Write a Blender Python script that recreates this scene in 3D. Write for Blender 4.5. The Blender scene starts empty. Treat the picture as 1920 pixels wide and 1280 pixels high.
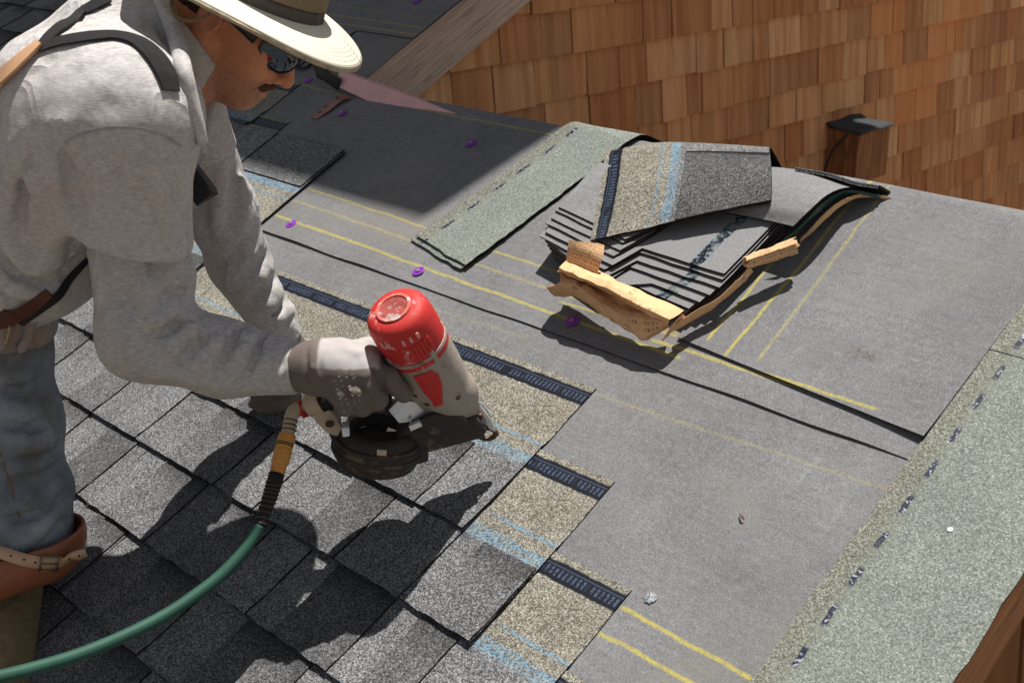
import bpy, bmesh, math, random
import numpy as np
from mathutils import Vector, Matrix, noise as mnoise

random.seed(7)
rng = np.random.default_rng(7)
S = bpy.context.scene
COL = S.collection
SLOPE = math.radians(26.09344)

# ------------------------------------------------------------------ camera, sky, sun, exposure
cd = bpy.data.cameras.new('camera')
cam = bpy.data.objects.new('camera', cd); COL.objects.link(cam)
cd.sensor_width = 36.0
cd.lens = 43.13614
cd.clip_start = 0.05; cd.clip_end = 2000
cm = ((0.7076, -0.2546, 0.6592), (0.7066, 0.2663, -0.6556), (-0.0086, 0.9297, 0.3683))
cam.matrix_world = Matrix(cm).to_4x4()
cam.location = (1.1863, -1.0798, 0.9434)
cd.dof.use_dof = True; cd.dof.focus_distance = 1.95; cd.dof.aperture_fstop = 9.0
S.camera = cam

SUN = Vector((-0.05, 0.278, 1.25)).normalized()
w = bpy.data.worlds.new('World'); S.world = w; w.use_nodes = True
nt = w.node_tree
sky = nt.nodes.new('ShaderNodeTexSky'); sky.sky_type = 'NISHITA'
sky.sun_disc = False
sky.sun_elevation = math.asin(SUN.z)
sky.sun_rotation = math.atan2(SUN.x, SUN.y)
sky.air_density = 1.0; sky.dust_density = 0.6
bg = nt.nodes['Background']; bg.inputs['Strength'].default_value = 0.05
hs_ = nt.nodes.new('ShaderNodeHueSaturation'); hs_.inputs['Saturation'].default_value = .28   # white balance of the photograph
nt.links.new(sky.outputs[0], hs_.inputs['Color']); nt.links.new(hs_.outputs[0], bg.inputs[0])
sl = bpy.data.lights.new('sun', 'SUN'); sl.energy = 4.6; sl.angle = math.radians(0.55); sl.color = (1.0, 0.955, 0.88)
so = bpy.data.objects.new('sun', sl); COL.objects.link(so)
so.rotation_euler = SUN.to_track_quat('Z', 'Y').to_euler(); so.location = (0, 3, 12)
S.view_settings.view_transform = 'Standard'; S.view_settings.look = 'None'
S.view_settings.exposure = 0.56; S.view_settings.gamma = 1.0
S.view_settings.use_curve_mapping = False

# ------------------------------------------------------------------ materials
class NG:
    """small node helper"""
    def __init__(s, name, rough=0.85, spec=0.3):
        s.m = bpy.data.materials.new(name); s.m.use_nodes = True
        s.t = s.m.node_tree; s.b = s.t.nodes['Principled BSDF']
        s.b.inputs['Roughness'].default_value = rough
        s.b.inputs['Specular IOR Level'].default_value = spec
    def n(s, ty, **k):
        x = s.t.nodes.new(ty)
        for a, b in k.items(): setattr(x, a, b)
        return x
    def put(s, sock, v):
        if isinstance(v, bpy.types.NodeSocket): s.t.links.new(v, sock)
        elif isinstance(v, (tuple, list)): sock.default_value = tuple(v) if len(v) != 3 or sock.type == 'VECTOR' else (*v, 1.0)
        else: sock.default_value = v
    def math(s, op, a, b=0.0, c=None, clamp=False):
        x = s.n('ShaderNodeMath', operation=op, use_clamp=clamp)
        s.put(x.inputs[0], a); s.put(x.inputs[1], b)
        if c is not None: s.put(x.inputs[2], c)
        return x.outputs[0]
    def mix(s, f, a, b, mode='MIX'):
        x = s.n('ShaderNodeMix', data_type='RGBA', blend_type=mode)
        s.put(x.inputs[0], f); s.put(x.inputs[6], a); s.put(x.inputs[7], b)
        return x.outputs[2]
    def smooth(s, v, a, b):
        x = s.n('ShaderNodeMapRange', interpolation_type='SMOOTHSTEP')
        s.put(x.inputs[0], v); x.inputs[1].default_value = a; x.inputs[2].default_value = b
        return x.outputs[0]
    def ramp(s, v, stops):
        x = s.n('ShaderNodeValToRGB'); r = x.color_ramp
        while len(r.elements) < len(stops): r.elements.new(0.5)
        for e, (p, c) in zip(r.elements, stops): e.position = p; e.color = (*c, 1) if len(c) == 3 else c
        s.put(x.inputs[0], v); return x.outputs[0]
    def coord(s, kind='Object'): return s.n('ShaderNodeTexCoord').outputs[kind]
    def scale(s, v, sc):
        x = s.n('ShaderNodeMapping'); s.put(x.inputs[0], v); x.inputs[3].default_value = sc; return x.outputs[0]
    def sep(s, v):
        x = s.n('ShaderNodeSeparateXYZ'); s.put(x.inputs[0], v); return x.outputs
    def noise(s, v, sc, det=3.0, rough=0.5, out=0):
        x = s.n('ShaderNodeTexNoise'); s.put(x.inputs['Vector'], v); x.inputs['Scale'].default_value = sc
        x.inputs['Detail'].default_value = det; x.inputs['Roughness'].default_value = rough; return x.outputs[out]
    def voro(s, v, sc, out='Distance', rnd=1.0):
        x = s.n('ShaderNodeTexVoronoi'); s.put(x.inputs['Vector'], v); x.inputs['Scale'].default_value = sc
        x.inputs['Randomness'].default_value = rnd; return x.outputs[out]
    def attr(s, name):
        x = s.n('ShaderNodeAttribute', attribute_name=name); return x
    def rnd(s): return s.n('ShaderNodeObjectInfo').outputs['Random']
    def bump(s, h, st=0.5, dist=0.002, prev=None):
        x = s.n('ShaderNodeBump'); x.inputs['Strength'].default_value = st; x.inputs['Distance'].default_value = dist
        s.put(x.inputs['Height'], h)
        if prev is not None: s.put(x.inputs['Normal'], prev)
        s.put(s.b.inputs['Normal'], x.outputs[0]); return x.outputs[0]
    def col(s, c): s.put(s.b.inputs['Base Color'], c)
    def band(s, y, a, b, e=0.0012):
        return s.math('MULTIPLY', s.smooth(y, a - e, a + e), s.math('SUBTRACT', 1.0, s.smooth(y, b - e, b + e)))
    def seg(s, X, Y, x0, y0, x1, y1, hw):
        """mask of a chalk stroke from (x0,y0) to (x1,y1)"""
        L = math.hypot(x1 - x0, y1 - y0); dx, dy = (x1 - x0) / L, (y1 - y0) / L
        t = s.math('ADD', s.math('MULTIPLY', X, dx), s.math('MULTIPLY_ADD', Y, dy, -(x0 * dx + y0 * dy)))
        q = s.math('ABSOLUTE', s.math('ADD', s.math('MULTIPLY', X, -dy), s.math('MULTIPLY_ADD', Y, dx, x0 * dy - y0 * dx)))
        m = s.math('SUBTRACT', 1.0, s.smooth(q, hw * 0.35, hw * 1.25))
        return s.math('MULTIPLY', m, s.band(t, 0, L, 0.006))

def granules(g, c, stops, sc=430.0):
    v = g.voro(c, sc, 'Color')
    x = g.sep(v)[0]
    return g.ramp(x, stops), x

def shingle_material(name, loc=False):
    g = NG(name, 0.9, 0.25)
    c = g.coord(); X, Y, Z = g.sep(c)
    if loc: X = g.attr('sx').outputs['Fac']; Y = g.attr('sy').outputs['Fac']
    at = g.attr('tint'); tint = at.outputs['Fac']
    grey, cell = granules(g, c, [(0.0, (.028, .028, .029)), (.28, (.072, .072, .075)), (.55, (.128, .130, .136)), (.8, (.192, .196, .207)), (1.0, (.34, .348, .365))], 600)
    tan, cell2 = granules(g, c, [(0.0, (.045, .042, .036)), (.25, (.112, .104, .087)), (.55, (.190, .177, .146)), (.8, (.272, .257, .215)), (1.0, (.40, .385, .335))], 580)
    big = g.noise(c, 9.0, 3.0)
    mott = g.math('MULTIPLY', g.math('MULTIPLY_ADD', big, 0.7, 0.65), g.math('MULTIPLY_ADD', g.noise(c, 45.0, 3.0, .6), .5, .75))
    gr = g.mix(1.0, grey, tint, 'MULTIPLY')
    wob = g.math('MULTIPLY_ADD', g.noise(c, 60.0, 2.0), 0.006, -0.003)
    y = g.math('ADD', Y, wob)
    base = g.mix(g.smooth(y, .1425, .1445), gr, tan)
    base = g.mix(1.0, base, mott, 'MULTIPLY')
    blue = g.math('MAXIMUM', g.band(y, .143, .164, .004), g.band(y, .184, .190, .0025))
    blue = g.math('MULTIPLY', blue, g.math('MULTIPLY', g.smooth(cell2, .28, .5), g.smooth(g.noise(g.scale(c, (6, 60, 20)), 4.0, 4.0), .28, .56)))
    base = g.mix(g.math('MULTIPLY', blue, 0.85), base, (.13, .27, .40))
    seal = g.band(y, .283, .313, .0015)
    bars = g.band(g.math('FRACT', g.math('MULTIPLY', X, 118.0)), .12, .62, .12)
    bars = g.math('MULTIPLY', bars, g.band(Y, .290, .303, .0012))
    gap = g.smooth(g.noise(g.scale(c, (30, 0, 0)), 1.0, 1.0), .38, .46)
    bars = g.math('MULTIPLY', g.math('MULTIPLY', bars, gap), g.smooth(g.noise(c, 260.0, 2.0), .3, .6))
    line = g.band(Y, .3055, .3075, .0006)
    sealc = g.mix(g.math('MAXIMUM', bars, g.math('MULTIPLY', line, .6)), (.006, .0075, .014), (.06, .085, .14))
    base = g.mix(seal, base, sealc)
    g.col(base)
    g.put(g.b.inputs['Roughness'], g.math('MULTIPLY_ADD', seal, -0.5, 0.9))
    g.bump(g.math('MULTIPLY', cell, g.math('SUBTRACT', 1.0, seal)), 0.32, 0.0014)
    return g.m

def plain(name, col, rough=0.6, spec=0.4, metal=0.0, var=0.25, nsc=40.0, bump=0.0, bsc=200.0):
    g = NG(name, rough, spec); c = g.coord()
    n = g.noise(c, nsc, 4.0, .6)
    k = g.math('MULTIPLY_ADD', n, var * 2, 1 - var)
    g.col(g.mix(1.0, col, k, 'MULTIPLY')); g.b.inputs['Metallic'].default_value = metal
    g.put(g.b.inputs['Roughness'], g.math('MULTIPLY_ADD', n, .3, rough - .15))
    if bump: g.bump(g.noise(c, bsc, 3.0), bump, 0.001)
    return g.m

CORE = plain('asphalt_core', (.016, .0125, .011), .95, .1, bump=.6)

def felt_material(name, segs, tone=(.168, .169, .177), stains=()):
    g = NG(name, 0.95, 0.12); c = g.coord(); X, Y, Z = g.sep(c)
    f = g.noise(c, 520.0, 2.0, .6); f2 = g.noise(c, 95.0, 4.0, .65); f3 = g.noise(c, 5.0, 4.0, .55)
    f4 = g.noise(g.scale(c, (3, 40, 10)), 3.0, 3.0)
    k = g.math('MULTIPLY_ADD', f, 1.9, 0.06)
    k = g.math('MULTIPLY', k, g.math('MULTIPLY_ADD', f2, .55, .72))
    k = g.math('MULTIPLY', k, g.math('MULTIPLY_ADD', f3, .62, .69))
    sc_ = g.smooth(g.noise(g.scale(c, (14, 3, 5)), 1.6, 6.0, .72), .56, .74)
    k = g.math('MULTIPLY', k, g.math('MULTIPLY_ADD', sc_, .22, .96))
    k = g.math('MULTIPLY', k, g.math('MULTIPLY_ADD', f4, .30, .85))
    blot = g.smooth(g.noise(c, 17.0, 5.0, .7), .57, .75)
    k = g.math('MULTIPLY', k, g.math('MULTIPLY_ADD', blot, -.22, 1.0))
    base = g.mix(1.0, tone, k, 'MULTIPLY')
    tw = g.smooth(g.noise(c, 3.2, 3.0), .5, .72)
    base = g.mix(g.math('MULTIPLY', tw, .45), base, (.205, .19, .165))
    glint = g.smooth(g.sep(g.voro(c, 620.0, 'Color'))[1], .965, .985)
    base = g.mix(g.math('MULTIPLY', glint, .45), base, (.3, .3, .32))
    for (sx, sy, sr, sa) in stains:
        d = g.math('SQRT', g.math('ADD', g.math('POWER', g.math('SUBTRACT', X, sx), 2.0), g.math('POWER', g.math('MULTIPLY', g.math('SUBTRACT', Y, sy), 1.8), 2.0)))
        m = g.math('SUBTRACT', 1.0, g.smooth(d, 0.0, sr))
        m = g.math('MULTIPLY', m, g.smooth(g.noise(c, 60.0, 4.0, .7), .4, .7))
        base = g.mix(g.math('MULTIPLY', m, sa), base, (.075, .045, .026))
    if segs:
        wob = g.math('MULTIPLY_ADD', g.noise(c, 14.0, 2.0), .008, -.004)
        Yw = g.math('ADD', Y, wob); Xw = g.math('ADD', X, g.math('MULTIPLY_ADD', g.noise(c, 11.0, 2.0), .008, -.004))
        tot = None
        for (x0, y0, x1, y1, hw, a) in segs:
            m = g.math('MULTIPLY', g.seg(Xw, Yw, x0, y0, x1, y1, hw * .68), a)
            tot = m if tot is None else g.math('MAXIMUM', tot, m)
        br = g.smooth(g.math('ADD', g.math('MULTIPLY', f, .75), g.math('MULTIPLY', f2, .5)), .42, .8)
        tot = g.math('MULTIPLY', tot, g.math('MULTIPLY_ADD', br, .8, .3), clamp=True)
        base = g.mix(tot, base, (.40, .345, .085))
    g.col(base); g.bump(g.math('ADD', f, g.math('MULTIPLY', f2, .6)), 0.4, 0.0011)
    return g.m

def strip_material(name, x0, flip=1):
    """pale green mineral starter strip: tan margin, dashes of sealant; x across the strip from x0"""
    g = NG(name, .9, .3); c = g.coord(); X, Y, Z = g.sep(c)
    if x0 is None: x = g.attr('sx').outputs['Fac']; Y = g.attr('sy').outputs['Fac']
    else: x = g.math('MULTIPLY_ADD', X, flip, -x0 * flip)
    gr, cell = granules(g, c, [(0.0, (.085, .096, .085)), (.3, (.15, .168, .15)), (.65, (.198, .22, .197)), (.88, (.25, .275, .25)), (1.0, (.37, .39, .36))], 600)
    tn, _ = granules(g, c, [(0.0, (.06, .061, .051)), (.4, (.135, .138, .115)), (.8, (.215, .22, .185)), (1.0, (.34, .345, .30))], 620)
    edge = g.math('MULTIPLY_ADD', g.noise(c, 70.0, 3.0), .012, -.006)
    base = g.mix(g.smooth(g.math('ADD', x, edge), .018, .052), tn, gr)
    base = g.mix(1.0, base, g.math('MULTIPLY_ADD', g.noise(c, 7.0, 4.0), .5, .72), 'MULTIPLY')
    fr = g.math('FRACT', g.math('DIVIDE', g.math('ADD', Y, g.math('MULTIPLY_ADD', g.noise(c, 9.0, 1.0), .02, 3.0)), .066))
    m = g.math('MULTIPLY', g.band(fr, .25, .74, .06), g.band(g.math('ADD', x, g.math('MULTIPLY', edge, .5)), 0.0300, .0384, .0012))
    m = g.math('MULTIPLY', m, g.smooth(g.noise(c, 210.0, 3.0, .7), .28, .40))
    tar = g.mix(g.smooth(g.noise(c, 260.0, 2.0), .56, .65), (.006, .009, .026), (.34, .36, .45))
    base = g.mix(m, base, tar)
    g.col(base); g.put(g.b.inputs['Roughness'], g.math('MULTIPLY_ADD', m, -.55, .9)); g.bump(cell, .45, .0014)
    return g.m

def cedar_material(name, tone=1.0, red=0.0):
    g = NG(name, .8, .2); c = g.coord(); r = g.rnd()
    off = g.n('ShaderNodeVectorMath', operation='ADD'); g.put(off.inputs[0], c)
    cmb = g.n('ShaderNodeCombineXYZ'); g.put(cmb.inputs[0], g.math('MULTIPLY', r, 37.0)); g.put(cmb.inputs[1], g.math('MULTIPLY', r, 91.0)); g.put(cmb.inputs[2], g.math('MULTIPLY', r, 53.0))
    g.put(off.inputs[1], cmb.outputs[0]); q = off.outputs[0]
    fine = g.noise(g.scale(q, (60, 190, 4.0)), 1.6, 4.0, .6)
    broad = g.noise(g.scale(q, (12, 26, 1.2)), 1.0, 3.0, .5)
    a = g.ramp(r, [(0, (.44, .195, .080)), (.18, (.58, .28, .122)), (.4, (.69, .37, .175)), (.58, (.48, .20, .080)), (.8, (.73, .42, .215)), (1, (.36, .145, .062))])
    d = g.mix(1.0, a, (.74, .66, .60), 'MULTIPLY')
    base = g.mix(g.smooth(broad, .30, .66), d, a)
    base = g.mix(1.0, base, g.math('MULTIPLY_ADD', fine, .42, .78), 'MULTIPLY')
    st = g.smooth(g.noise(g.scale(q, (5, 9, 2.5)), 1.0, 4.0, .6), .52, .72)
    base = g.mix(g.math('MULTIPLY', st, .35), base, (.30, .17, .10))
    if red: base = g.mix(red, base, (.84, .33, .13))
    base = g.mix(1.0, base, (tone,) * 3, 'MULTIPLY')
    g.col(base); g.bump(fine, .35, .0014)
    return g.m

def board_material(name, cols, ax=(6, 120, 120), off=0.0, rx=0.0):
    g = NG(name, .85, .2); c = g.coord()
    if rx:
        mp = g.n('ShaderNodeMapping'); g.put(mp.inputs[0], c); mp.inputs[2].default_value = (rx, 0, 0); c = mp.outputs[0]
    fine = g.noise(g.scale(c, ax), 1.0, 5.0, .62)
    lines = g.noise(g.scale(c, (ax[0] * .12, ax[1] * .55, ax[2] * .55)), 1.0, 2.0, .4)
    base = g.ramp(fine, [(.25, cols[0]), (.55, cols[1]), (.8, cols[2])])
    ln = g.math('SUBTRACT', 1.0, g.math('ABSOLUTE', g.math('MULTIPLY_ADD', lines, 26.0, -13.0)), clamp=True)
    base = g.mix(g.math('MULTIPLY', ln, .45), base, tuple(k * .35 for k in cols[0]))
    st = g.smooth(g.noise(c, 7.0, 3.0), .5, .75)
    base = g.mix(g.math('MULTIPLY', st, .4), base, tuple(k * .7 for k in cols[1]))
    g.col(base); g.bump(fine, .5, .0015)
    return g.m

def cloth_material(name, col, heather=.5, sc=900.0, wr=.5, dirt=None, weave=None):
    g = NG(name, .95, .15); c = g.coord()
    g.b.inputs['Sheen Weight'].default_value = .05
    h = g.noise(g.scale(c, (.3, .3, 2.2)), sc * .35, 3.0, .7); h2 = g.noise(c, sc * .12, 3.0, .6); h3 = g.noise(c, 11.0, 4.0, .6)
    k = g.math('MULTIPLY_ADD', h, heather * 1.7, 1 - heather * .85)
    k = g.math('MULTIPLY', k, g.math('MULTIPLY_ADD', h2, heather * .7, 1 - heather * .35))
    k = g.math('MULTIPLY', k, g.math('MULTIPLY_ADD', h3, .3, .85))
    base = g.mix(1.0, col, k, 'MULTIPLY')
    if dirt:
        m = g.smooth(g.noise(c, 4.5, 5.0, .62), .46, .78)
        base = g.mix(g.math('MULTIPLY', m, dirt[1]), base, dirt[0])
    g.col(base)
    wn = g.n('ShaderNodeTexNoise'); g.put(wn.inputs['Vector'], g.scale(c, (1, 1, .55))); wn.inputs['Scale'].default_value = 13.0; wn.inputs['Detail'].default_value = 2.5; wn.inputs['Roughness'].default_value = .45; wn.inputs['Distortion'].default_value = .6
    rg = g.math('SUBTRACT', 1.0, g.math('ABSOLUTE', g.math('MULTIPLY_ADD', wn.outputs[0], 5.0, -2.5)), clamp=True)
    b0 = g.bump(g.math('POWER', rg, 1.6), wr * 1.9, .010)
    b = g.bump(g.noise(g.scale(c, (1, 1, .5)), 55.0, 3.0, .6), wr * .4, .004, prev=b0)
    g.bump(h, .45, .0010, prev=b)
    return g.m

# ------------------------------------------------------------------ object helpers
WLOC = {}
def mesh(name, V, F, mats, smooth=False, mi=None, attrs=None):
    m = bpy.data.meshes.new(name)
    V = np.asarray(V, dtype=np.float64)
    m.from_pydata([tuple(v) for v in V], [], [tuple(int(i) for i in f) for f in F])
    for k in (mats if isinstance(mats, (list, tuple)) else [mats]): m.materials.append(k)
    if mi is not None: m.polygons.foreach_set('material_index', np.asarray(mi, dtype=np.int32))
    if smooth: m.polygons.foreach_set('use_smooth', np.ones(len(F), dtype=bool))
    if attrs:
        for an, vals in attrs.items():
            vals = np.asarray(vals, dtype=np.float32)
            if vals.ndim == 1:
                a = m.attributes.new(an, 'FLOAT', 'POINT'); a.data.foreach_set('value', vals)
            else:
                a = m.attributes.new(an, 'FLOAT_COLOR', 'POINT'); a.data.foreach_set('color', np.c_[vals, np.ones(len(vals))].astype(np.float32).ravel())
    m.update(); return m

def setp(o, label=None, cat=None, group=None, kind=None):
    if label: o['label'] = label
    if cat: o['category'] = cat
    if group: o['group'] = group
    if kind: o['kind'] = kind
    return o

def obj(name, V, F, mats, parent=None, smooth=False, mi=None, attrs=None, auto=None):
    """mesh given in world coordinates; its origin goes to the middle of its base"""
    V = np.asarray(V, dtype=np.float64)
    lo, hi = V.min(0), V.max(0)
    org = np.array([(lo[0] + hi[0]) / 2, (lo[1] + hi[1]) / 2, lo[2]])
    m = mesh(name, V - org, F, mats, smooth, mi, attrs)
    o = bpy.data.objects.new(name, m); COL.objects.link(o)
    WLOC[o.name] = org
    if parent is not None:
        o.parent = parent; o.location = org - WLOC[parent.name]
    else: o.location = org
    if auto is not None:
        m.polygons.foreach_set('use_smooth', np.ones(len(m.polygons), dtype=bool))
        bm = bmesh.new(); bm.from_mesh(m)
        for e in bm.edges:
            if len(e.link_faces) == 2 and e.calc_face_angle(0) > math.radians(auto): e.smooth = False
        bm.to_mesh(m); bm.free()
    return o

def empty(name, loc, label, cat, group=None, kind=None, rot=None):
    o = bpy.data.objects.new(name, None); COL.objects.link(o)
    o.empty_display_size = .05; o.location = loc; WLOC[o.name] = np.array(loc, dtype=float)
    if rot is not None: o.rotation_euler = rot
    return setp(o, label, cat, group, kind)

def arr(p): return np.array(p, dtype=float)
def nrm(v): v = arr(v); return v / np.linalg.norm(v)

class MB:
    """collects pieces of one mesh"""
    def __init__(s): s.V = []; s.F = []; s.M = []
    def add(s, V, F, mi=0):
        o = len(s.V); s.V += [tuple(v) for v in V]; s.F += [tuple(i + o for i in f) for f in F]; s.M += [mi] * len(F); return s
    def obj(s, name, mats, parent=None, **k): return obj(name, s.V, s.F, mats, parent, mi=s.M, **k)

def box(o, ax, ay, az, sx, sy, sz, bev=0.0, seg=2, taper=1.0):
    """box centred at o with half sizes; optional bevel"""
    o, ax, ay, az = arr(o), nrm(ax), nrm(ay), nrm(az)
    bm = bmesh.new(); bmesh.ops.create_cube(bm, size=2.0)
    for v in bm.verts:
        t = taper if v.co.x > 0 else 1.0
        v.co = Vector((v.co.x * sx, v.co.y * sy * t, v.co.z * sz * t))
    if bev > 0: bmesh.ops.bevel(bm, geom=list(bm.edges), offset=bev, segments=seg, affect='EDGES', profile=.6)
    bm.verts.index_update()
    V = [o + ax * v.co.x + ay * v.co.y + az * v.co.z for v in bm.verts]
    F = [[v.index for v in f.verts] for f in bm.faces]; bm.free()
    return V, F

def frame_of(ax, hint=(0, 0, 1)):
    ax = nrm(ax); h = arr(hint)
    if abs(ax @ nrm(h)) > .97: h = arr((1, 0, 0))
    u = nrm(h - ax * (h @ ax)); v = np.cross(ax, u); return ax, u, v

def lathe(o, ax, prof, n=28, hint=(0, 0, 1), su=1.0, sv=1.0, cap=True):
    """profile of (t, r) along axis ax from o"""
    o = arr(o); a, u, v = frame_of(ax, hint); V = []; F = []
    for (t, r) in prof:
        for k in range(n):
            th = 2 * math.pi * k / n; V.append(o + a * t + u * (r * su * math.cos(th)) + v * (r * sv * math.sin(th)))
    for i in range(len(prof) - 1):
        for k in range(n):
            F.append((i * n + k, i * n + (k + 1) % n, (i + 1) * n + (k + 1) % n, (i + 1) * n + k))
    if cap:
        F.append(tuple(reversed(range(n)))); F.append(tuple((len(prof) - 1) * n + k for k in range(n)))
    return V, F

def catmull(pts, m):
    P = [arr(p) for p in pts]; P = [2 * P[0] - P[1]] + P + [2 * P[-1] - P[-2]]; out = []
    for i in range(1, len(P) - 2):
        for k in range(m):
            t = k / m
            out.append(.5 * (2 * P[i] + (P[i + 1] - P[i - 1]) * t + (2 * P[i - 1] - 5 * P[i] + 4 * P[i + 1] - P[i + 2]) * t * t + (3 * P[i] - P[i - 1] - 3 * P[i + 1] + P[i + 2]) * t ** 3))
    out.append(P[-2]); return out

def tube(pts, rad, n=14, m=6):
    """smooth tube through pts; rad one number or one per point"""
    r = [rad] * len(pts) if np.isscalar(rad) else list(rad)
    Q = catmull([list(p) + [q] for p, q in zip(pts, r)], m) if m > 1 else [arr(list(p) + [q]) for p, q in zip(pts, r)]
    C = [q[:3] for q in Q]; V = []; F = []; u = None
    for i, p in enumerate(C):
        t = nrm(C[min(i + 1, len(C) - 1)] - C[max(i - 1, 0)])
        if u is None: _, u, _ = frame_of(t)
        u = nrm(u - t * (u @ t)); v = np.cross(t, u)
        for k in range(n):
            th = 2 * math.pi * k / n; V.append(p + (u * math.cos(th) + v * math.sin(th)) * Q[i][3])
    for i in range(len(C) - 1):
        for k in range(n): F.append((i * n + k, i * n + (k + 1) % n, (i + 1) * n + (k + 1) % n, (i + 1) * n + k))
    F.append(tuple(reversed(range(n)))); F.append(tuple((len(C) - 1) * n + k for k in range(n)))
    return V, F

def ribbon(pts, nor, wid, th, m=6):
    """flat strap along pts; nor = surface normals; wid = half width(s)"""
    wd = [wid] * len(pts) if np.isscalar(wid) else wid
    Q = catmull([list(p) + list(n) + [w_] for p, n, w_ in zip(pts, nor, wd)], m); V = []; F = []
    for i, q in enumerate(Q):
        t = nrm(Q[min(i + 1, len(Q) - 1)][:3] - Q[max(i - 1, 0)][:3]); n = q[3:6]; n = nrm(n - t * (n @ t)); s = np.cross(t, n)
        p = q[:3]; w_ = q[6]
        V += [p - s * w_, p + s * w_, p + s * w_ + n * th, p - s * w_ + n * th]
    for i in range(len(Q) - 1):
        for k in range(4): F.append((i * 4 + k, i * 4 + (k + 1) % 4, i * 4 + 4 + (k + 1) % 4, i * 4 + 4 + k))
    F += [(3, 2, 1, 0), tuple(len(Q) * 4 - 4 + k for k in range(4))]
    return V, F

def slab(G, th, wob=0.0, nv=None):
    """sheet over a grid of 3D points G[i][j], given thickness along -normal (th may be negative)"""
    G = np.asarray(G, dtype=float); a, b = G.shape[:2]
    du = np.gradient(G, axis=1); dv = np.gradient(G, axis=0)
    N = np.cross(du, dv); N /= np.linalg.norm(N, axis=2, keepdims=True) + 1e-12
    if nv is not None: N = np.broadcast_to(arr(nv), N.shape)
    T = G.reshape(-1, 3); B = (G - N * th).reshape(-1, 3); V = np.r_[T, B]; n = a * b; F = []; M = []
    for i in range(a - 1):
        for j in range(b - 1):
            q = (i * b + j, i * b + j + 1, (i + 1) * b + j + 1, (i + 1) * b + j)
            F.append(q); M.append(0); F.append(tuple(k + n for k in reversed(q))); M.append(1)
    per = [j for j in range(b)] + [i * b + b - 1 for i in range(1, a)] + [(a - 1) * b + j for j in range(b - 2, -1, -1)] + [i * b for i in range(a - 2, 0, -1)]
    for k in range(len(per)):
        p, q = per[k], per[(k + 1) % len(per)]; F.append((q, p, p + n, q + n)); M.append(2)
    return V, F, M

def patch(rows, mu, mv):
    """Catmull-Rom surface through a small grid of control points"""
    R = [catmull(r, mu) for r in rows]; out = []
    for j in range(len(R[0])): out.append(catmull([r[j] for r in R], mv))
    return np.asarray(out).transpose(1, 0, 2)

# signed distance modelling of soft shapes -----------------------------------------------------
def cap_(p, a, b, ra, rb):
    a, b = arr(a), arr(b); ba = b - a; t = np.clip(((p - a) @ ba) / (ba @ ba), 0, 1)
    return np.linalg.norm(p - a - t[:, None] * ba, axis=1) - (ra + (rb - ra) * t)
def ell_(p, c, r, ax=None):
    q = p - arr(c)
    if ax is not None: q = q @ np.array([nrm(k) for k in ax]).T
    r = arr(r); k0 = np.linalg.norm(q / r, axis=1); k1 = np.linalg.norm(q / (r * r), axis=1)
    return k0 * (k0 - 1) / np.maximum(k1, 1e-9)
def smin(a, b, k):
    h = np.clip(.5 + .5 * (b - a) / k, 0, 1); return b + (a - b) * h - k * h * (1 - h)
def smax(a, b, k): return -smin(-a, -b, k)
def plane_(p, c, n): return (p - arr(c)) @ nrm(n)
_D = rng.normal(size=(12, 3)); _PH = rng.uniform(0, 6.28, 12)
def wav(p, f, seed=0):
    s = 0
    for i in range(6):
        d = _D[(i + seed) % 12]; d = d / np.linalg.norm(d)
        s = s + np.sin((p @ d) * f * (1 + .23 * i) + _PH[(i * 5 + seed) % 12] + 1.3 * np.sin((p @ np.roll(d, 1)) * f * .6 + i))
    return s / 6

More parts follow.
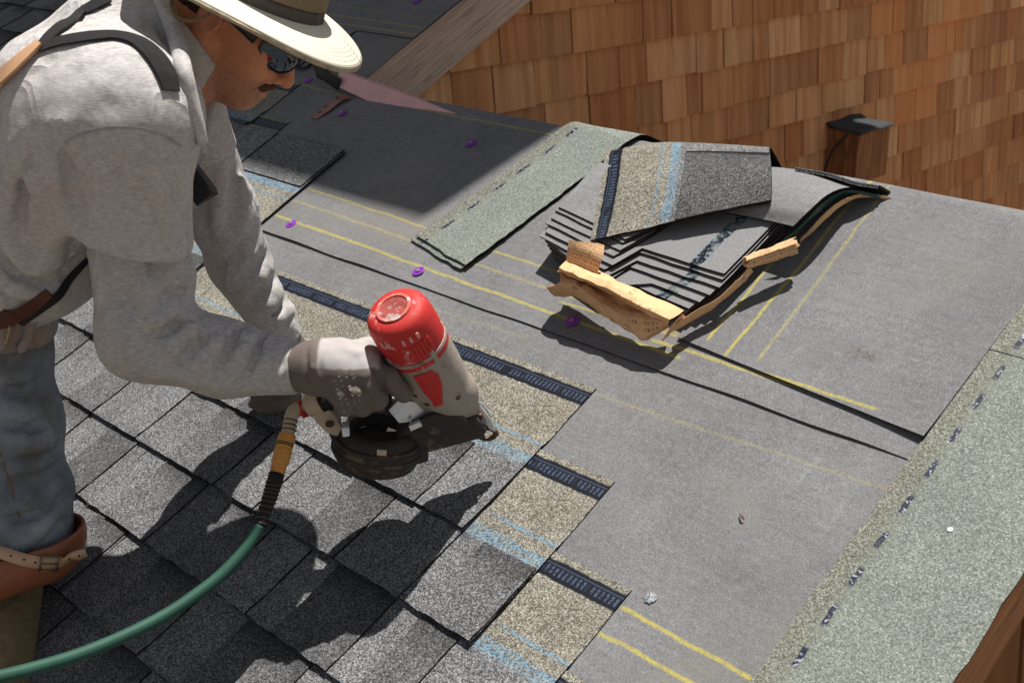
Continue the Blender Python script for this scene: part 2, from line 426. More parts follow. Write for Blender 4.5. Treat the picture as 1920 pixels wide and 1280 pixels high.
def nets(f, lo, hi, h, B=8):
    """sparse surface nets on the function f; returns verts, quads"""
    lo = arr(lo); n = (np.ceil((arr(hi) - lo) / h / B).astype(int)) * B + 1
    val = np.full(n, 1.0, dtype=np.float32)
    nb = (n - 1) // B
    I = np.stack(np.meshgrid(*[np.arange(k) for k in nb], indexing='ij'), -1).reshape(-1, 3)
    cen = lo + (I + .5) * B * h
    d = f(cen); keep = np.abs(d) < B * h * 1.15
    for i in I[~keep & (d < 0)]:
        val[i[0] * B:i[0] * B + B + 1, i[1] * B:i[1] * B + B + 1, i[2] * B:i[2] * B + B + 1] = -1
    loc = np.stack(np.meshgrid(*[np.arange(B + 1)] * 3, indexing='ij'), -1).reshape(-1, 3)
    K = I[keep]; G = (K[:, None, :] * B + loc[None]).reshape(-1, 3)
    flat = np.ravel_multi_index(G.T, n); uq, first = np.unique(flat, return_index=True); G = G[first]
    out = np.empty(len(G), dtype=np.float32)
    for s in range(0, len(G), 400000): out[s:s + 400000] = f(lo + G[s:s + 400000] * h)
    val[G[:, 0], G[:, 1], G[:, 2]] = out
    neg = val < 0
    c = np.zeros(n - 1, dtype=np.int8)
    for dx in (0, 1):
        for dy in (0, 1):
            for dz in (0, 1): c += neg[dx:n[0] - 1 + dx, dy:n[1] - 1 + dy, dz:n[2] - 1 + dz]
    C = np.argwhere((c > 0) & (c < 8)); idx = -np.ones(n - 1, dtype=np.int64); idx[C[:, 0], C[:, 1], C[:, 2]] = np.arange(len(C))
    acc = np.zeros((len(C), 3)); cnt = np.zeros(len(C))
    cor = [(x, y, z) for x in (0, 1) for y in (0, 1) for z in (0, 1)]
    for a in range(8):
        for b in range(a + 1, 8):
            A, Bc = arr(cor[a]), arr(cor[b])
            if np.abs(A - Bc).sum() != 1: continue
            ia = C + A.astype(int); ib = C + Bc.astype(int)
            va = val[ia[:, 0], ia[:, 1], ia[:, 2]].astype(float); vb = val[ib[:, 0], ib[:, 1], ib[:, 2]].astype(float)
            m = (va < 0) != (vb < 0); t = va[m] / (va[m] - vb[m])
            acc[m] += A + (Bc - A) * t[:, None]; cnt[m] += 1
    V = lo + (C + acc / np.maximum(cnt, 1)[:, None]) * h
    F = []
    for ax in range(3):
        o1, o2 = [k for k in range(3) if k != ax]
        s0 = [slice(None)] * 3; s1 = [slice(None)] * 3; s0[ax] = slice(0, n[ax] - 1); s1[ax] = slice(1, n[ax])
        e0, e1 = neg[tuple(s0)], neg[tuple(s1)]
        E = np.argwhere(e0 != e1)
        ok = (E[:, o1] > 0) & (E[:, o2] > 0) & (E[:, o1] < n[o1] - 1) & (E[:, o2] < n[o2] - 1); E = E[ok]
        sgn = e0[E[:, 0], E[:, 1], E[:, 2]]
        q = []
        for (d1, d2) in ((1, 1), (0, 1), (0, 0), (1, 0)):
            e = E.copy(); e[:, o1] -= d1; e[:, o2] -= d2; q.append(idx[e[:, 0], e[:, 1], e[:, 2]])
        q = np.stack(q, 1); flip = sgn if ax != 1 else ~sgn
        q[~flip] = q[~flip][:, ::-1]; F.append(q)
    F = np.concatenate(F); F = F[(F >= 0).all(1)]
    for _ in range(2):
        e = h * .4; v0 = f(V); g = np.stack([(f(V + e * np.eye(3)[k]) - f(V - e * np.eye(3)[k])) / (2 * e) for k in range(3)], 1)
        st = np.clip(v0 / np.maximum((g * g).sum(1), .3), -h * .7, h * .7); V = V - st[:, None] * g
    return V, F

# ------------------------------------------------------------------ roof frame: u along the ridge, v up the slope, h off the deck
cs, sn = math.cos(SLOPE), math.sin(SLOPE)
def R(u, v, h=0.0): return np.array([u, v * cs - h * sn, v * sn + h * cs])
RIDGE, RHO = 0.905, 0.035
def bend(u, v, h):
    """same, but following the roof over the ridge of the low wing"""
    if v <= RIDGE: return (u, v, h)
    ph = min((v - RIDGE) / RHO, 2 * SLOPE); ex = max(0.0, v - RIDGE - RHO * 2 * SLOPE)
    return (u, RIDGE + (RHO + h) * math.sin(ph) + ex * math.cos(ph), -RHO + (RHO + h) * math.cos(ph) - ex * math.sin(ph))
roof = empty('roof', (0, 0, 0), 'low pitched roof half covered with grey laminated shingles over dark felt', 'roof', rot=(SLOPE, 0, 0))
def robj(name, V, F, mats, parent=roof, org=(0, 0, 0), mi=None, smooth=False, attrs=None, auto=None):
    o = bpy.data.objects.new(name, mesh(name, np.asarray(V) - arr(org), F, mats, smooth, mi, attrs)); COL.objects.link(o)
    o.parent = parent; o.location = org
    return o
def rtop(name, V, F, mats, label, cat, mi=None, smooth=False, attrs=None, group=None):
    """a loose thing lying on the roof: roof coordinates in, top-level object out"""
    V = np.asarray(V, dtype=float); lo, hi = V.min(0), V.max(0); org = np.array([(lo[0] + hi[0]) / 2, (lo[1] + hi[1]) / 2, lo[2]])
    o = bpy.data.objects.new(name, mesh(name, V - org, F, mats, smooth, mi, attrs)); COL.objects.link(o)
    o.location = R(*org); o.rotation_euler = (SLOPE, 0, 0); WLOC[o.name] = R(*org)
    return setp(o, label, cat, group)

PLY = plain('plywood', (.30, .21, .13), .8, .2)
def rbox(u0, u1, v0, v1, h0, h1):
    V = [(u, v, h) for h in (h0, h1) for v in (v0, v1) for u in (u0, u1)]
    return V, [(0, 2, 3, 1), (4, 5, 7, 6), (0, 1, 5, 4), (1, 3, 7, 5), (3, 2, 6, 7), (2, 0, 4, 6)]
# sheathing: low wing front and back slope, taller part beyond the gable
robj('deck', *rbox(-1.30, .700, -1.6, RIDGE - .012, -.030, -.008), PLY)
robj('deck', *rbox(-5.5, -1.302, -1.6, 3.25, -.030, -.008), PLY)
def bslope(u0, u1, s0, s1, h0, h1):
    V = [bend(u, s, h) for h in (h0, h1) for s in (s0, s1) for u in (u0, u1)]
    return V, [(0, 2, 3, 1), (4, 5, 7, 6), (0, 1, 5, 4), (1, 3, 7, 5), (3, 2, 6, 7), (2, 0, 4, 6)]
robj('deck', *bslope(-1.30, .700, RIDGE + .05, 2.2, -.030, -.008), PLY)

def felt(name, u0, u1, v0, v1, h0, mat, nu=60, nv=40, amp=.0012, edge=.0, seed=0, taper=None, cr=None, flat=False):
    us = np.linspace(u0, u1, nu)
    vs = np.linspace(v0, v1, nv)
    if v1 > RIDGE and not flat: vs = np.unique(np.r_[vs, np.linspace(RIDGE - .01, RIDGE + RHO * 2 * SLOPE + .01, 9)])
    G = []
    for v in vs:
        row = []
        for u in us:
            uu, vv = u, v
            if taper: uu, vv = taper(u, v)
            nz = mnoise.noise(Vector((uu * 2.6 + seed, vv * 3.1, seed))) * amp + mnoise.noise(Vector((uu * 9 + seed, vv * 8, 3.3))) * amp * .4
            hh = h0 + nz + (cr(u, v) if cr else 0)
            q_ = (uu, vv + edge * mnoise.noise(Vector((uu * 7, seed, 0))), hh)
            row.append(q_ if flat else bend(*q_))
        G.append(row)
    V, F, M = slab(G, .0016)
    return robj(name, V, F, [mat, mat, CORE], mi=M, auto=40)

# lower sheet of felt
felt('felt_sheet', -1.6, .66, -1.5, .47, .0005, felt_material('felt_lower', [
    (.295, .010, .54, .004, .0055, 1.0), (.290, -.037, .50, -.037, .0055, .95),
    (-.76, .281, .52, .338, .006, .22), (-.6, .36, -.2, .375, .006, .15)],
    stains=[(.30, .40, .09, .5), (.42, .12, .10, .35), (-.5, .35, .2, .45), (.20, .19, .05, .3)]), 40, 30, .0004)
# upper sheet, lapped over it
felt('felt_sheet', -1.288, .508, .397, 1.7, .0045, felt_material('felt_upper', [
    (-1.05, .458, .09, .434, .0062, .85), (-1.05, .558, -.15, .528, .005, .75), (-1.05, .513, .06, .480, .006, .40),
    (.02, .452, .44, .452, .006, .8), (-1.2, .884, -.5, .886, .004, .8), (-.2, .47, .06, .475, .005, .7)],
    stains=[(-.15, .48, .12, .4), (.1, .43, .08, .4)]), 70, 44, .0030, .004, 2.0,
    taper=lambda u, v: (u, v + (.012 - .008 * (u + 1.3)) * max(0, 1 - (v - .397) / .1)))
# patch of felt to the right, hung over the ridge
def patch_map(u, v):
    k = (u - .062) / (.508 - .062)
    lo = .468 + (.432 - .468) * k
    return (u + .012 * max(0, (v - .5)) * k, lo + (v - .45) * (1.6 - lo) / (1.6 - .45))
felt('felt_sheet', .062, .512, .45, 1.6, .0082, felt_material('felt_patch', [
    (.113, .48, .102, .93, .0052, .95), (.160, .462, .152, .93, .0055, 1.0), (.216, .475, .190, .93, .0055, .45),
    (.062, .452, .43, .452, .0055, .85)], stains=[(.35, .545, .05, .9), (.30, .50, .05, .4)]), 44, 40, .0028, .0, 5.0,
    taper=patch_map, cr=lambda u, v: .0042 * max(0, 1 - (v - .45) / .05) * max(0, (u - .2) / .3) ** 1.3)
# felt on the taller part of the roof
felt('felt_sheet', -5.4, -1.282, -.2, 3.2, .0008, felt_material('felt_tall', [
    (-1.9, 1.200, -1.28, 1.190, .004, .7), (-1.9, 1.245, -1.28, 1.232, .004, .35), (-1.9, 1.165, -1.28, 1.158, .004, .85), (-1.5, .893, -1.29, .885, .004, .8)]), 50, 40, .001, 0, 9.0, flat=True)
felt('felt_sheet', -1.9, -1.279, 1.142, 2.3, .0042, felt_material('felt_tall_lap', [
    (-1.9, 1.200, -1.28, 1.190, .004, .7), (-1.9, 1.245, -1.28, 1.232, .004, .35), (-1.9, 1.165, -1.28, 1.158, .004, .85)]), 14, 24, .0006, 0, 12.0, flat=True)

# --- laid shingles
E_, H_ = .143, .324
SH = shingle_material('shingle_granules')
PROF = [(0.0, .0098), (.012, .0096), (.034, .0068), (.160, .0036), (.184, .0033), (.204, .0004), (H_, .0003)]
def prof(y): return float(np.interp(y, [p[0] for p in PROF], [p[1] for p in PROF]))
def shingle_mesh(length, tabs, seed, lift=0.0, H=None):
    """one laminated shingle: backing sheet plus the tabs glued on it; x to the left end = -length, right end at 0"""
    rr = random.Random(seed); V = []; F = []; M = []; T = []
    nx = max(6, int(length / .02))
    def sheet(x0, x1, ys, b, th, tint, rough, shade=False):
        n = max(2, int((x1 - x0) / .018)); o = len(V); ny = len(ys)
        for layer in (1, 0):
            for j, y in enumerate(ys):
                for i in range(n + 1):
                    x = x0 + (x1 - x0) * i / n; yy = y; xx = x
                    if j == 0: yy += rr.uniform(-rough, rough)
                    if i in (0, n): xx += rr.uniform(-rough, rough) * .6
                    hh = prof(max(0, y)) + b + th * layer + lift * max(0, 1 - y / .12)
                    V.append((xx, yy, hh))
                    tt = tint
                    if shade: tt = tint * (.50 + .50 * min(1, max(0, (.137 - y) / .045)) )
                    T.append(tt)
        N = (n + 1) * ny
        for j in range(ny - 1):
            for i in range(n):
                q = (o + j * (n + 1) + i, o + j * (n + 1) + i + 1, o + (j + 1) * (n + 1) + i + 1, o + (j + 1) * (n + 1) + i)
                F.append(q); M.append(0); F.append(tuple(k + N for k in reversed(q))); M.append(1)
        per = [i for i in range(n + 1)] + [j * (n + 1) + n for j in range(1, ny)] + [(ny - 1) * (n + 1) + i for i in range(n - 1, -1, -1)] + [j * (n + 1) for j in range(ny - 2, 0, -1)]
        for k in range(len(per)):
            p, q = o + per[k], o + per[(k + 1) % len(per)]; F.append((q, p, p + N, q + N)); M.append(1)
    sheet(-length, 0, [y for y in (0, .02, .06, .10, .135, .160, .184, .204, .25) ] + ([.29, H_] if H is None else [H]), 0, .0028, rr.uniform(.92, 1.08), .0012)
    for (x0, x1, tint, sh) in tabs:
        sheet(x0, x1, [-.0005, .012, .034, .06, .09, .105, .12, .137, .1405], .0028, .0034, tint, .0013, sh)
    return V, F, M, T
def lay(u_right, v, length, tabs, seed, h=0.0, lift=0.0):
    V, F, M, T = shingle_mesh(length - .0015, tabs, seed, lift)
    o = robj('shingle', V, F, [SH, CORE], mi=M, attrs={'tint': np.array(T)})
    o.location = (u_right, v, h); return o
# tab joints read off each course, right to left; every shingle about a metre
COURSES = {
    0: (0.0, [(-.255, -.109, .66, 1), (-.395, -.262, 1.0, 0), (-.603, -.47, .62, 1), (-.80, -.70, .95, 0), (-.985, -.86, .78, 1)]),
    -1: (.151, [(-.105 + .0, -.0005, .82, 1), (-.30, -.151 - .001, .9, 0), (-.40, -.305, .64, 1), (-.632, -.52, .98, 0), (-.787, -.64, .78, 1), (-.99, -.90, 1.0, 0)]),
    -2: (.292, [(-.10, -.0005, .95, 0), (-.24, -.165, .7, 1), (-.432, -.30, .62, 1), (-.585, -.50, 1.05, 0), (-.72, -.6, .75, 1), (-.93, -.80, .85, 1)]),
    -3: (.437, [(-.15, -.0005, .64, 1), (-.40, -.28, 1.0, 0), (-.637, -.48, .68, 1), (-.887, -.75, .8, 1)]),
    -4: (.505, [(-.12, -.0005, 1.0, 0), (-.35, -.2, .7, 1), (-.60, -.45, .9, 1), (-.9, -.78, .75, 1)]),
    -5: (.505, [(-.2, -.08, .9, 1), (-.45, -.32, .7, 1), (-.75, -.6, .9, 0), (-.95, -.85, .8, 1)]),
    -6: (.505, [(-.14, -.02, .9, 1), (-.5, -.32, .7, 1), (-.85, -.6, .9, 0)]),
    1: (-1.085, [(-.16, -.0005, .8, 1), (-.43, -.3, 1, 0), (-.7, -.55, .75, 1), (-.9, -.8, .9, 0)]),
    2: (-1.215, [(-.1, -.0005, .9, 0), (-.35, -.2, .75, 1), (-.6, -.5, 1, 0), (-.95, -.8, .8, 1)]),
    3: (-1.350, [(-.2, -.08, .8, 1), (-.45, -.3, 1, 0), (-.75, -.6, .75, 1)]),
    4: (-1.475, [(-.15, -.0005, .85, 1), (-.4, -.26, 1, 0), (-.66, -.5, .75, 1), (-.95, -.8, .9, 0)]),
    5: (-1.62, [(-.2, -.1, .8, 1), (-.45, -.3, 1, 0), (-.75, -.62, .75, 1)]),
    6: (-1.68, [(-.14, -.02, .8, 1), (-.45, -.3, 1, 0), (-.8, -.62, .75, 1)]),
    7: (-1.513, [(-.14, -.02, .8, 1), (-.4, -.3, 1, 0), (-.7, -.58, .75, 1)]),
    8: (-2.05, [(-.2, -.06, .8, 1), (-.5, -.3, 1, 0), (-.8, -.62, .75, 1)]),
    9: (-2.2, [(-.14, -.02, .8, 1), (-.4, -.3, 1, 0), (-.7, -.58, .75, 1)]),
    10: (-2.3, [(-.2, -.06, .8, 1), (-.5, -.3, 1, 0), (-.8, -.62, .75, 1)]),
    11: (-2.3, [(-.14, -.02, .8, 1), (-.4, -.3, 1, 0), (-.7, -.58, .75, 1)]),
}
for k, (u0, tabs) in COURSES.items():
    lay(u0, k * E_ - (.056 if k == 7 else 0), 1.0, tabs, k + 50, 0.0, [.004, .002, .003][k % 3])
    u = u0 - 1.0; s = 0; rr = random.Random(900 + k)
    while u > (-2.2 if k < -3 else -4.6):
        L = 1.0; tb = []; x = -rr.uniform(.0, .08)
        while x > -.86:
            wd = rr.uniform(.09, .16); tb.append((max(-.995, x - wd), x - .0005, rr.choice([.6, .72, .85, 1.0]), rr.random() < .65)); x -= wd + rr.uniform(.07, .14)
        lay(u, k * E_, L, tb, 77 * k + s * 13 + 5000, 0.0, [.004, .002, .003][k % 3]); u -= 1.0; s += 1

# --- starter strip along the rake
def strip(name, u0, u1, v0, v1, h, mat, n=7, m=60, rough=.0016, seed=1, th=.0026, org=None):
    vs = np.linspace(v0, v1, m)
    if v1 > RIDGE: vs = np.unique(np.r_[vs, np.linspace(RIDGE - .01, RIDGE + RHO * 2 * SLOPE + .01, 9)])
    rr = random.Random(seed); G = []
    for v in vs:
        a, b = rr.uniform(-rough, rough), rr.uniform(-rough, rough)
        G.append([bend(u0 + a + (u1 + b - u0 - a) * j / (n - 1), v, h + .0006 * mnoise.noise(Vector((j, v * 6, seed)))) for j in range(n)])
    return slab(G, th)
SM = strip_material('starter_mineral', .511)
for (v0, v1) in ((-1.5, -.46), (-.458, .62), (.622, 1.5)):
    V, F, M = strip('s', .511, .716, v0, v1, .0062, SM, seed=int(v0 * 10) + 30)
    robj('starter_strip', V, F, [SM, CORE, CORE], mi=M, auto=40)

# purple plastic cap nails holding the felt
PUR = NG('purple_plastic', .35, .5); PUR.col((.20, .028, .36)); PUR = PUR.m
STEEL = plain('nail_steel', (.30, .30, .31), .5, .5, .6)
def cap_nail(u, v, h):
    b = MB(); b.add(*lathe((0, 0, 0), (0, 0, 1), [(0, .0125), (.0008, .0128), (.0012, .0118), (.0013, .0055), (.0028, .005), (.0030, .0042)], 24), 0)
    o = robj('cap_nail', b.V, b.F, [PUR], auto=35); o.location = (u, v, h); o.rotation_euler = (random.uniform(-.05, .05), random.uniform(-.05, .05), 0)
    hd = robj('nail_head', *lathe((0, 0, .003), (0, 0, 1), [(0, .0040), (.0009, .0038), (.0012, .002)], 12), STEEL, parent=o, auto=35)
for (u, v) in ((-.978, .447), (-.543, .433), (-.142, .435), (-.747, .808), (-1.212, .816)): cap_nail(u, v, .0062)
for (u, v, h) in ((-1.425, 1.301, .006), (-1.464, .911, .003)): cap_nail(u, v, h)
hd = robj('roofing_nail', *lathe((0, 0, 0), (0, 0, 1), [(0, .0040), (.0006, .0042), (.0009, .003)], 16), STEEL, auto=35); hd.location = (.612, .308, .0066)
# a dab of chalky tar on the felt
bm = bmesh.new(); bmesh.ops.create_icosphere(bm, subdivisions=3, radius=1)
bm.verts.ensure_lookup_table()
for v in bm.verts:
    k = 1 + .35 * mnoise.noise(v.co * 2.3); v.co = Vector((v.co.x * .0085 * k, v.co.y * .0085 * k, max(-.1, v.co.z) * .0018 * k))
V = [tuple(v.co) for v in bm.verts]; F = [[v.index for v in f.verts] for f in bm.faces]; bm.free()
g = NG('tar_dab', .5, .5); g.col(g.ramp(g.noise(g.coord(), 380.0, 3.0, .7), [(.35, (.04, .045, .055)), (.5, (.16, .18, .21)), (.62, (.45, .47, .5))])); g.bump(g.noise(g.coord(), 300.0), .8, .002)
d = robj('tar_dab', V, F, g.m); d.location = (.323, .040, .0024)

# --- rake board under the strip and the shaded wall below it
FASC = board_material('rake_board_cedar', [(.22, .095, .045), (.40, .19, .095), (.52, .28, .16)], (120, 7, 120))
robj('rake_board', *rbox(.692, .712, -1.6, RIDGE + .02, -.088, .0020), FASC)
robj('rake_board', *bslope(.692, .712, RIDGE + .045, 2.2, -.088, .0020), FASC)

# ------------------------------------------------------------------ walls with cedar shingles
XW = -1.333
CED = [cedar_material('cedar_shingle', 1.12), cedar_material('cedar_shingle_glow', 1.12, .42)]
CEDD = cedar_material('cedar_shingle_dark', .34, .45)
gable = empty('gable_wall', (XW, 3.2, -1.6), 'gable wall clad in reddish brown cedar shingles under a sloping rake board', 'wall')
def wpart(name, V, F, mats, parent, **k):
    return obj(name, V, F, mats, parent, **k)
# sheathing behind the shingles: the gable shape, following both slopes
def gz(y): return min(math.tan(SLOPE) * y, math.tan(SLOPE) * (2 * 3.25 * cs - y)) - .06
ys = [-.9, 0, 1, 2, 3.25 * cs, 4, 5, 6.6]
V = []; F = []
for x in (XW - .012, XW - .10):
    for y in ys: V += [(x, y, -2.6), (x, y, max(-2.5, gz(y)))]
n = len(ys) * 2
for i in range(len(ys) - 1):
    q = (i * 2, i * 2 + 2, i * 2 + 3, i * 2 + 1); F.append(q); F.append(tuple(k + n for k in reversed(q)))
    F.append((i * 2 + 1, i * 2 + 3, i * 2 + 3 + n, i * 2 + 1 + n)); F.append((i * 2 + n, i * 2 + 2 + n, i * 2 + 2, i * 2))
F += [(0, 1, 1 + n, n), (n - 2, 2 * n - 2, 2 * n - 1, n - 1)]
wpart('sheathing', V, F, CORE, gable)
camv = arr(cam.location)
def cedar(name_parent, X, y0, y1, z0, z1, mat, sgn=1, tilt=.0165, seed=0):
    """tapered wall shingle: thin at the top, thick proud butt, slightly uneven"""
    rr = random.Random(seed); j = lambda a: rr.uniform(-a, a)
    a, b = y0 + .0015 + rr.uniform(0, .0030), y1 - .0015
    zb = z0 + j(.004); sk = j(.0025); bo = tilt + j(.0028)
    V = []
    for z, xo, th in ((zb, bo, .017), ((zb + z1) / 2, bo * .55, .008), (z1, .0012, .0035)):
        for y in (a, (a + b) / 2, b):
            V.append((X + sgn * (xo + (j(.0007))), y + (sk if z == zb else 0), z)); 
        for y in (a, (a + b) / 2, b): V.append((X + sgn * (xo - th), y + (sk if z == zb else 0), z))
    F = []
    for r in range(2):
        o = r * 6
        for k in range(2):
            F.append((o + k, o + k + 1, o + 6 + k + 1, o + 6 + k)); F.append((o + 3 + k, o + 9 + k, o + 10 + k, o + 4 + k))
        F.append((o, o + 6, o + 9, o + 3)); F.append((o + 2, o + 5, o + 11, o + 8))
    for k in range(2):
        F.append((k, k + 3, k + 4, k + 1)); F.append((12 + k, 13 + k, 16 + k, 15 + k))
    return wpart('shingle', V, F, mat, name_parent)
ROWS = [.523 + .1317, .523, .3915, .2590, .1200, .0000, -.1400, -.2620, -.3820, -.5150, -.6480, -.7800, -.91]
def over_ridge(y, z):
    """does a point of the wall clear the ridge line as seen from where people stand on the roof?"""
    P_ = arr((XW, y, z)); d = P_ - camv; t = (RIDGE * cs - camv[1]) / d[1]
    return camv[2] + t * d[2] > RIDGE * sn - .14
cnt = 0
for i, z in enumerate(ROWS[1:], 1):
    rr = random.Random(40 + i); y = .85 + rr.uniform(0, .1)
    while y < 5.35:
        wd = rr.choice([.09, .11, .125, .14, .155, .175, .20]) + rr.uniform(-.01, .01)
        if y < 2.2: wd = max(wd, .12) * 1.1
        zt = z + .172
        if over_ridge(y + wd, z + .14) and z + .02 < gz(y + (wd if y > 2.9 else 0)) and cnt < 297:
            glow_p = max(0, 1 - abs(y - 3.85) / .8) * max(0, 1 - abs(z - .14) / .5)  # sunlit glow on the wall painted in with redder shingles here
            cedar(gable, XW, y, y + wd, z, min(zt, gz(y + wd * (y > 2.9)) + .04) if z + .14 > gz(y) else zt, CED[1] if rr.random() < glow_p * 1.1 else CED[0], seed=i * 1000 + cnt); cnt += 1
        y += wd

# sloping barge board, two boards joined, its face proud of the shingles
BARGE = board_material('barge_board', [(.40, .29, .225), (.58, .43, .345), (.68, .53, .43)], (120, 5, 150), rx=-SLOPE)
def slope_box(x0, x1, y0, y1, d0, d1):
    V = []
    for y in (y0, y1):
        for d in (d0, d1):
            for x in (x0, x1): V.append((x, y, math.tan(SLOPE) * y - d))
    return V, [(0, 1, 3, 2), (4, 6, 7, 5), (0, 4, 5, 1), (2, 3, 7, 6), (0, 2, 6, 4), (1, 5, 7, 3)]
wpart('barge_board', *slope_box(-1.329, -1.2985, .835, 2.9, .006, .163), BARGE, gable)

# boxed beam end on the wall, felt folded over its top
b0 = arr((-1.3250, 3.1764, -0.0584)); b1 = arr((-1.3250, 3.2081, -0.2564))
f0 = arr((-1.1820, 3.1727, -0.0625)); f1 = arr((-1.1820, 3.4120, -0.0786))
bw = abs(f1[1] - f0[1]); bz1 = f0[2]; bz0 = arr((-1.1820, 3.2107, -0.2691))[2]
by0, by1 = f0[1], f1[1]
beam = empty('beam_end', (-1.23, (by0 + by1) / 2, bz0), 'weathered wooden beam end jutting from the shingle wall, dark felt folded on top', 'beam')
BEAMW = board_material('beam_wood', [(.16, .07, .035), (.36, .155, .07), (.50, .26, .13)], (70, 70, 4))
wpart('beam', *box((-1.256, (by0 + by1) / 2, (bz0 + bz1) / 2), (1, 0, 0), (0, 1, 0), (0, 0, 1), .074, bw / 2, (bz1 - bz0) / 2, .004), BEAMW, beam)
capm = plain('felt_cap', (.035, .042, .045), .8, .3, bump=.4)
G = []
for i in range(7):
    row = []
    for j in range(9):
        x = -1.335 + .165 * i / 6; y = by0 - .012 + (bw + .024) * j / 8
        z = bz1 + .004 + .010 * max(0, 1 - abs(j - 5.5 + i * .45) / 1.3) + (.022 * max(0, 1 - i / 2.0)) + .002 * math.sin(j * 2.1 + i)
        if i == 6: z -= .006
        row.append((x, y, z))
    G.append(row)
V, F, M = slab(G, -.004); wpart('cap', V, F, capm, beam, smooth=True)
for (yy, xx) in ((by0 - .006, -1.16), (by1 + .006, -1.15)):
    wpart('tie', *tube([(-1.32, yy, bz0 + .02), (-1.29, yy, (bz0 + bz1) / 2 + .02), (xx - .07, yy, bz1 - .01)], .004, 8), capm, beam, smooth=True)
wpart('cable', *tube([(-1.31, by1 + .03, bz0 + .02), (-1.312, by1 + .012, bz0 - .06), (-1.31, by1 + .01, bz0 - .25)], .006, 8), capm, beam, smooth=True)

# wall below the rake at the near end of the roof
XL = .660
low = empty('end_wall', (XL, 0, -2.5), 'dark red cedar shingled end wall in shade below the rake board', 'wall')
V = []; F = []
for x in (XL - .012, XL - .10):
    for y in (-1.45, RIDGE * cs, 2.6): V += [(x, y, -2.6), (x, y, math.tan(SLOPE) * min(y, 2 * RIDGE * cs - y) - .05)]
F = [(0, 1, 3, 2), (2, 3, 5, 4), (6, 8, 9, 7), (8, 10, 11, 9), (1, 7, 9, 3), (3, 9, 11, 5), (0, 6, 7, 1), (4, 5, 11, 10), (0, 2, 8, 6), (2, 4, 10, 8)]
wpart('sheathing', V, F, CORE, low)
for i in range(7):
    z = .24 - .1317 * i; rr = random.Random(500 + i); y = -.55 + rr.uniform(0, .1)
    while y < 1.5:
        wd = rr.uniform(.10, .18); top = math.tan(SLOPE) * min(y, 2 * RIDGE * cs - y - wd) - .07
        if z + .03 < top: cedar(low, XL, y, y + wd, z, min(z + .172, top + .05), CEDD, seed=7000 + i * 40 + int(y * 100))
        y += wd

# unseen block, added and shaped to shade the far end of the roof
up = empty('shade_block', (-3.9, 3.6, 1.0), 'unseen block with a flat slab, added to cast shade on the work area', 'shadow caster')
BLOCKM = plain('shade_block_brown', (.30, .19, .11), .85, .2)
wpart('wall', *box((-4.2, 4.0, 2.15), (1, 0, 0), (0, 1, 0), (0, 0, 1), 1.9, .8, 1.05), BLOCKM, up)  # support for the added slab, out of view
k_ = 3.0
def lift(u, v):
    p_ = R(u, v, 0) + arr(SUN) * (k_ / SUN.z * 1.25); return p_
cA, cB = lift(-.672, .607), lift(-.565, .93)
dirr = (cB - cA) / (cB - cA)[1]
E0 = [(-7.5, cA[1] - .03), (cA[0], cA[1]), (cA[0] + dirr[0] * .9, cA[1] + .9), (-.55, 4.12), (-7.5, 4.9)]
zt = cA[2]
V = [(x, y, zt) for x, y in E0] + [(x, y, zt + .18) for x, y in E0]; n = len(E0)
F = [tuple(reversed(range(n))), tuple(range(n, 2 * n))] + [(i, (i + 1) % n, (i + 1) % n + n, i + n) for i in range(n)]
wpart('shade_slab', V, F, BLOCKM, up)
# ground far below
g = NG('ground_earth', .95, .1); c = g.coord(); g.col(g.ramp(g.noise(c, .8, 6.0, .6), [(.3, (.10, .075, .05)), (.6, (.18, .145, .10)), (.8, (.13, .13, .07))])); g.bump(g.noise(c, 6.0, 5.0), .5, .05)
gr = obj('ground', [(-400, -400, -2.6), (400, -400, -2.6), (400, 400, -2.6), (-400, 400, -2.6)], [(0, 1, 2, 3)], g.m); gr['kind'] = 'structure'

# ------------------------------------------------------------------ loose things lying on the roof
# shingle lying upside down the slope at the far end of the work
V, F, M, T = shingle_mesh(1.0, [(-.996, -.742, .95, 0), (-.733, -.60, 1.15, 0), (-.5, -.36, .8, 1), (-.25, -.1, .8, 1)], 321, H=.283)
Vn = np.array(V); Vn[:, 2] = Vn[:, 2] - np.array([prof(max(0, y)) for y in Vn[:, 1]]) + .0015
o = bpy.data.objects.new('loose_shingle', mesh('loose_shingle', Vn, F, [SH, CORE], mi=M, attrs={'tint': np.array(T)})); COL.objects.link(o)
o.matrix_world = Matrix.Translation(Vector(R(-2.052, .6925, .0135))) @ Matrix.Rotation(SLOPE, 4, 'X') @ Matrix.Rotation(math.radians(.25), 4, 'Y') @ Matrix.Rotation(math.pi - .004, 4, 'Z')
setp(o, 'grey and tan shingle lying flat beside the outstretched far sleeve, blue stripes across its middle', 'shingle')

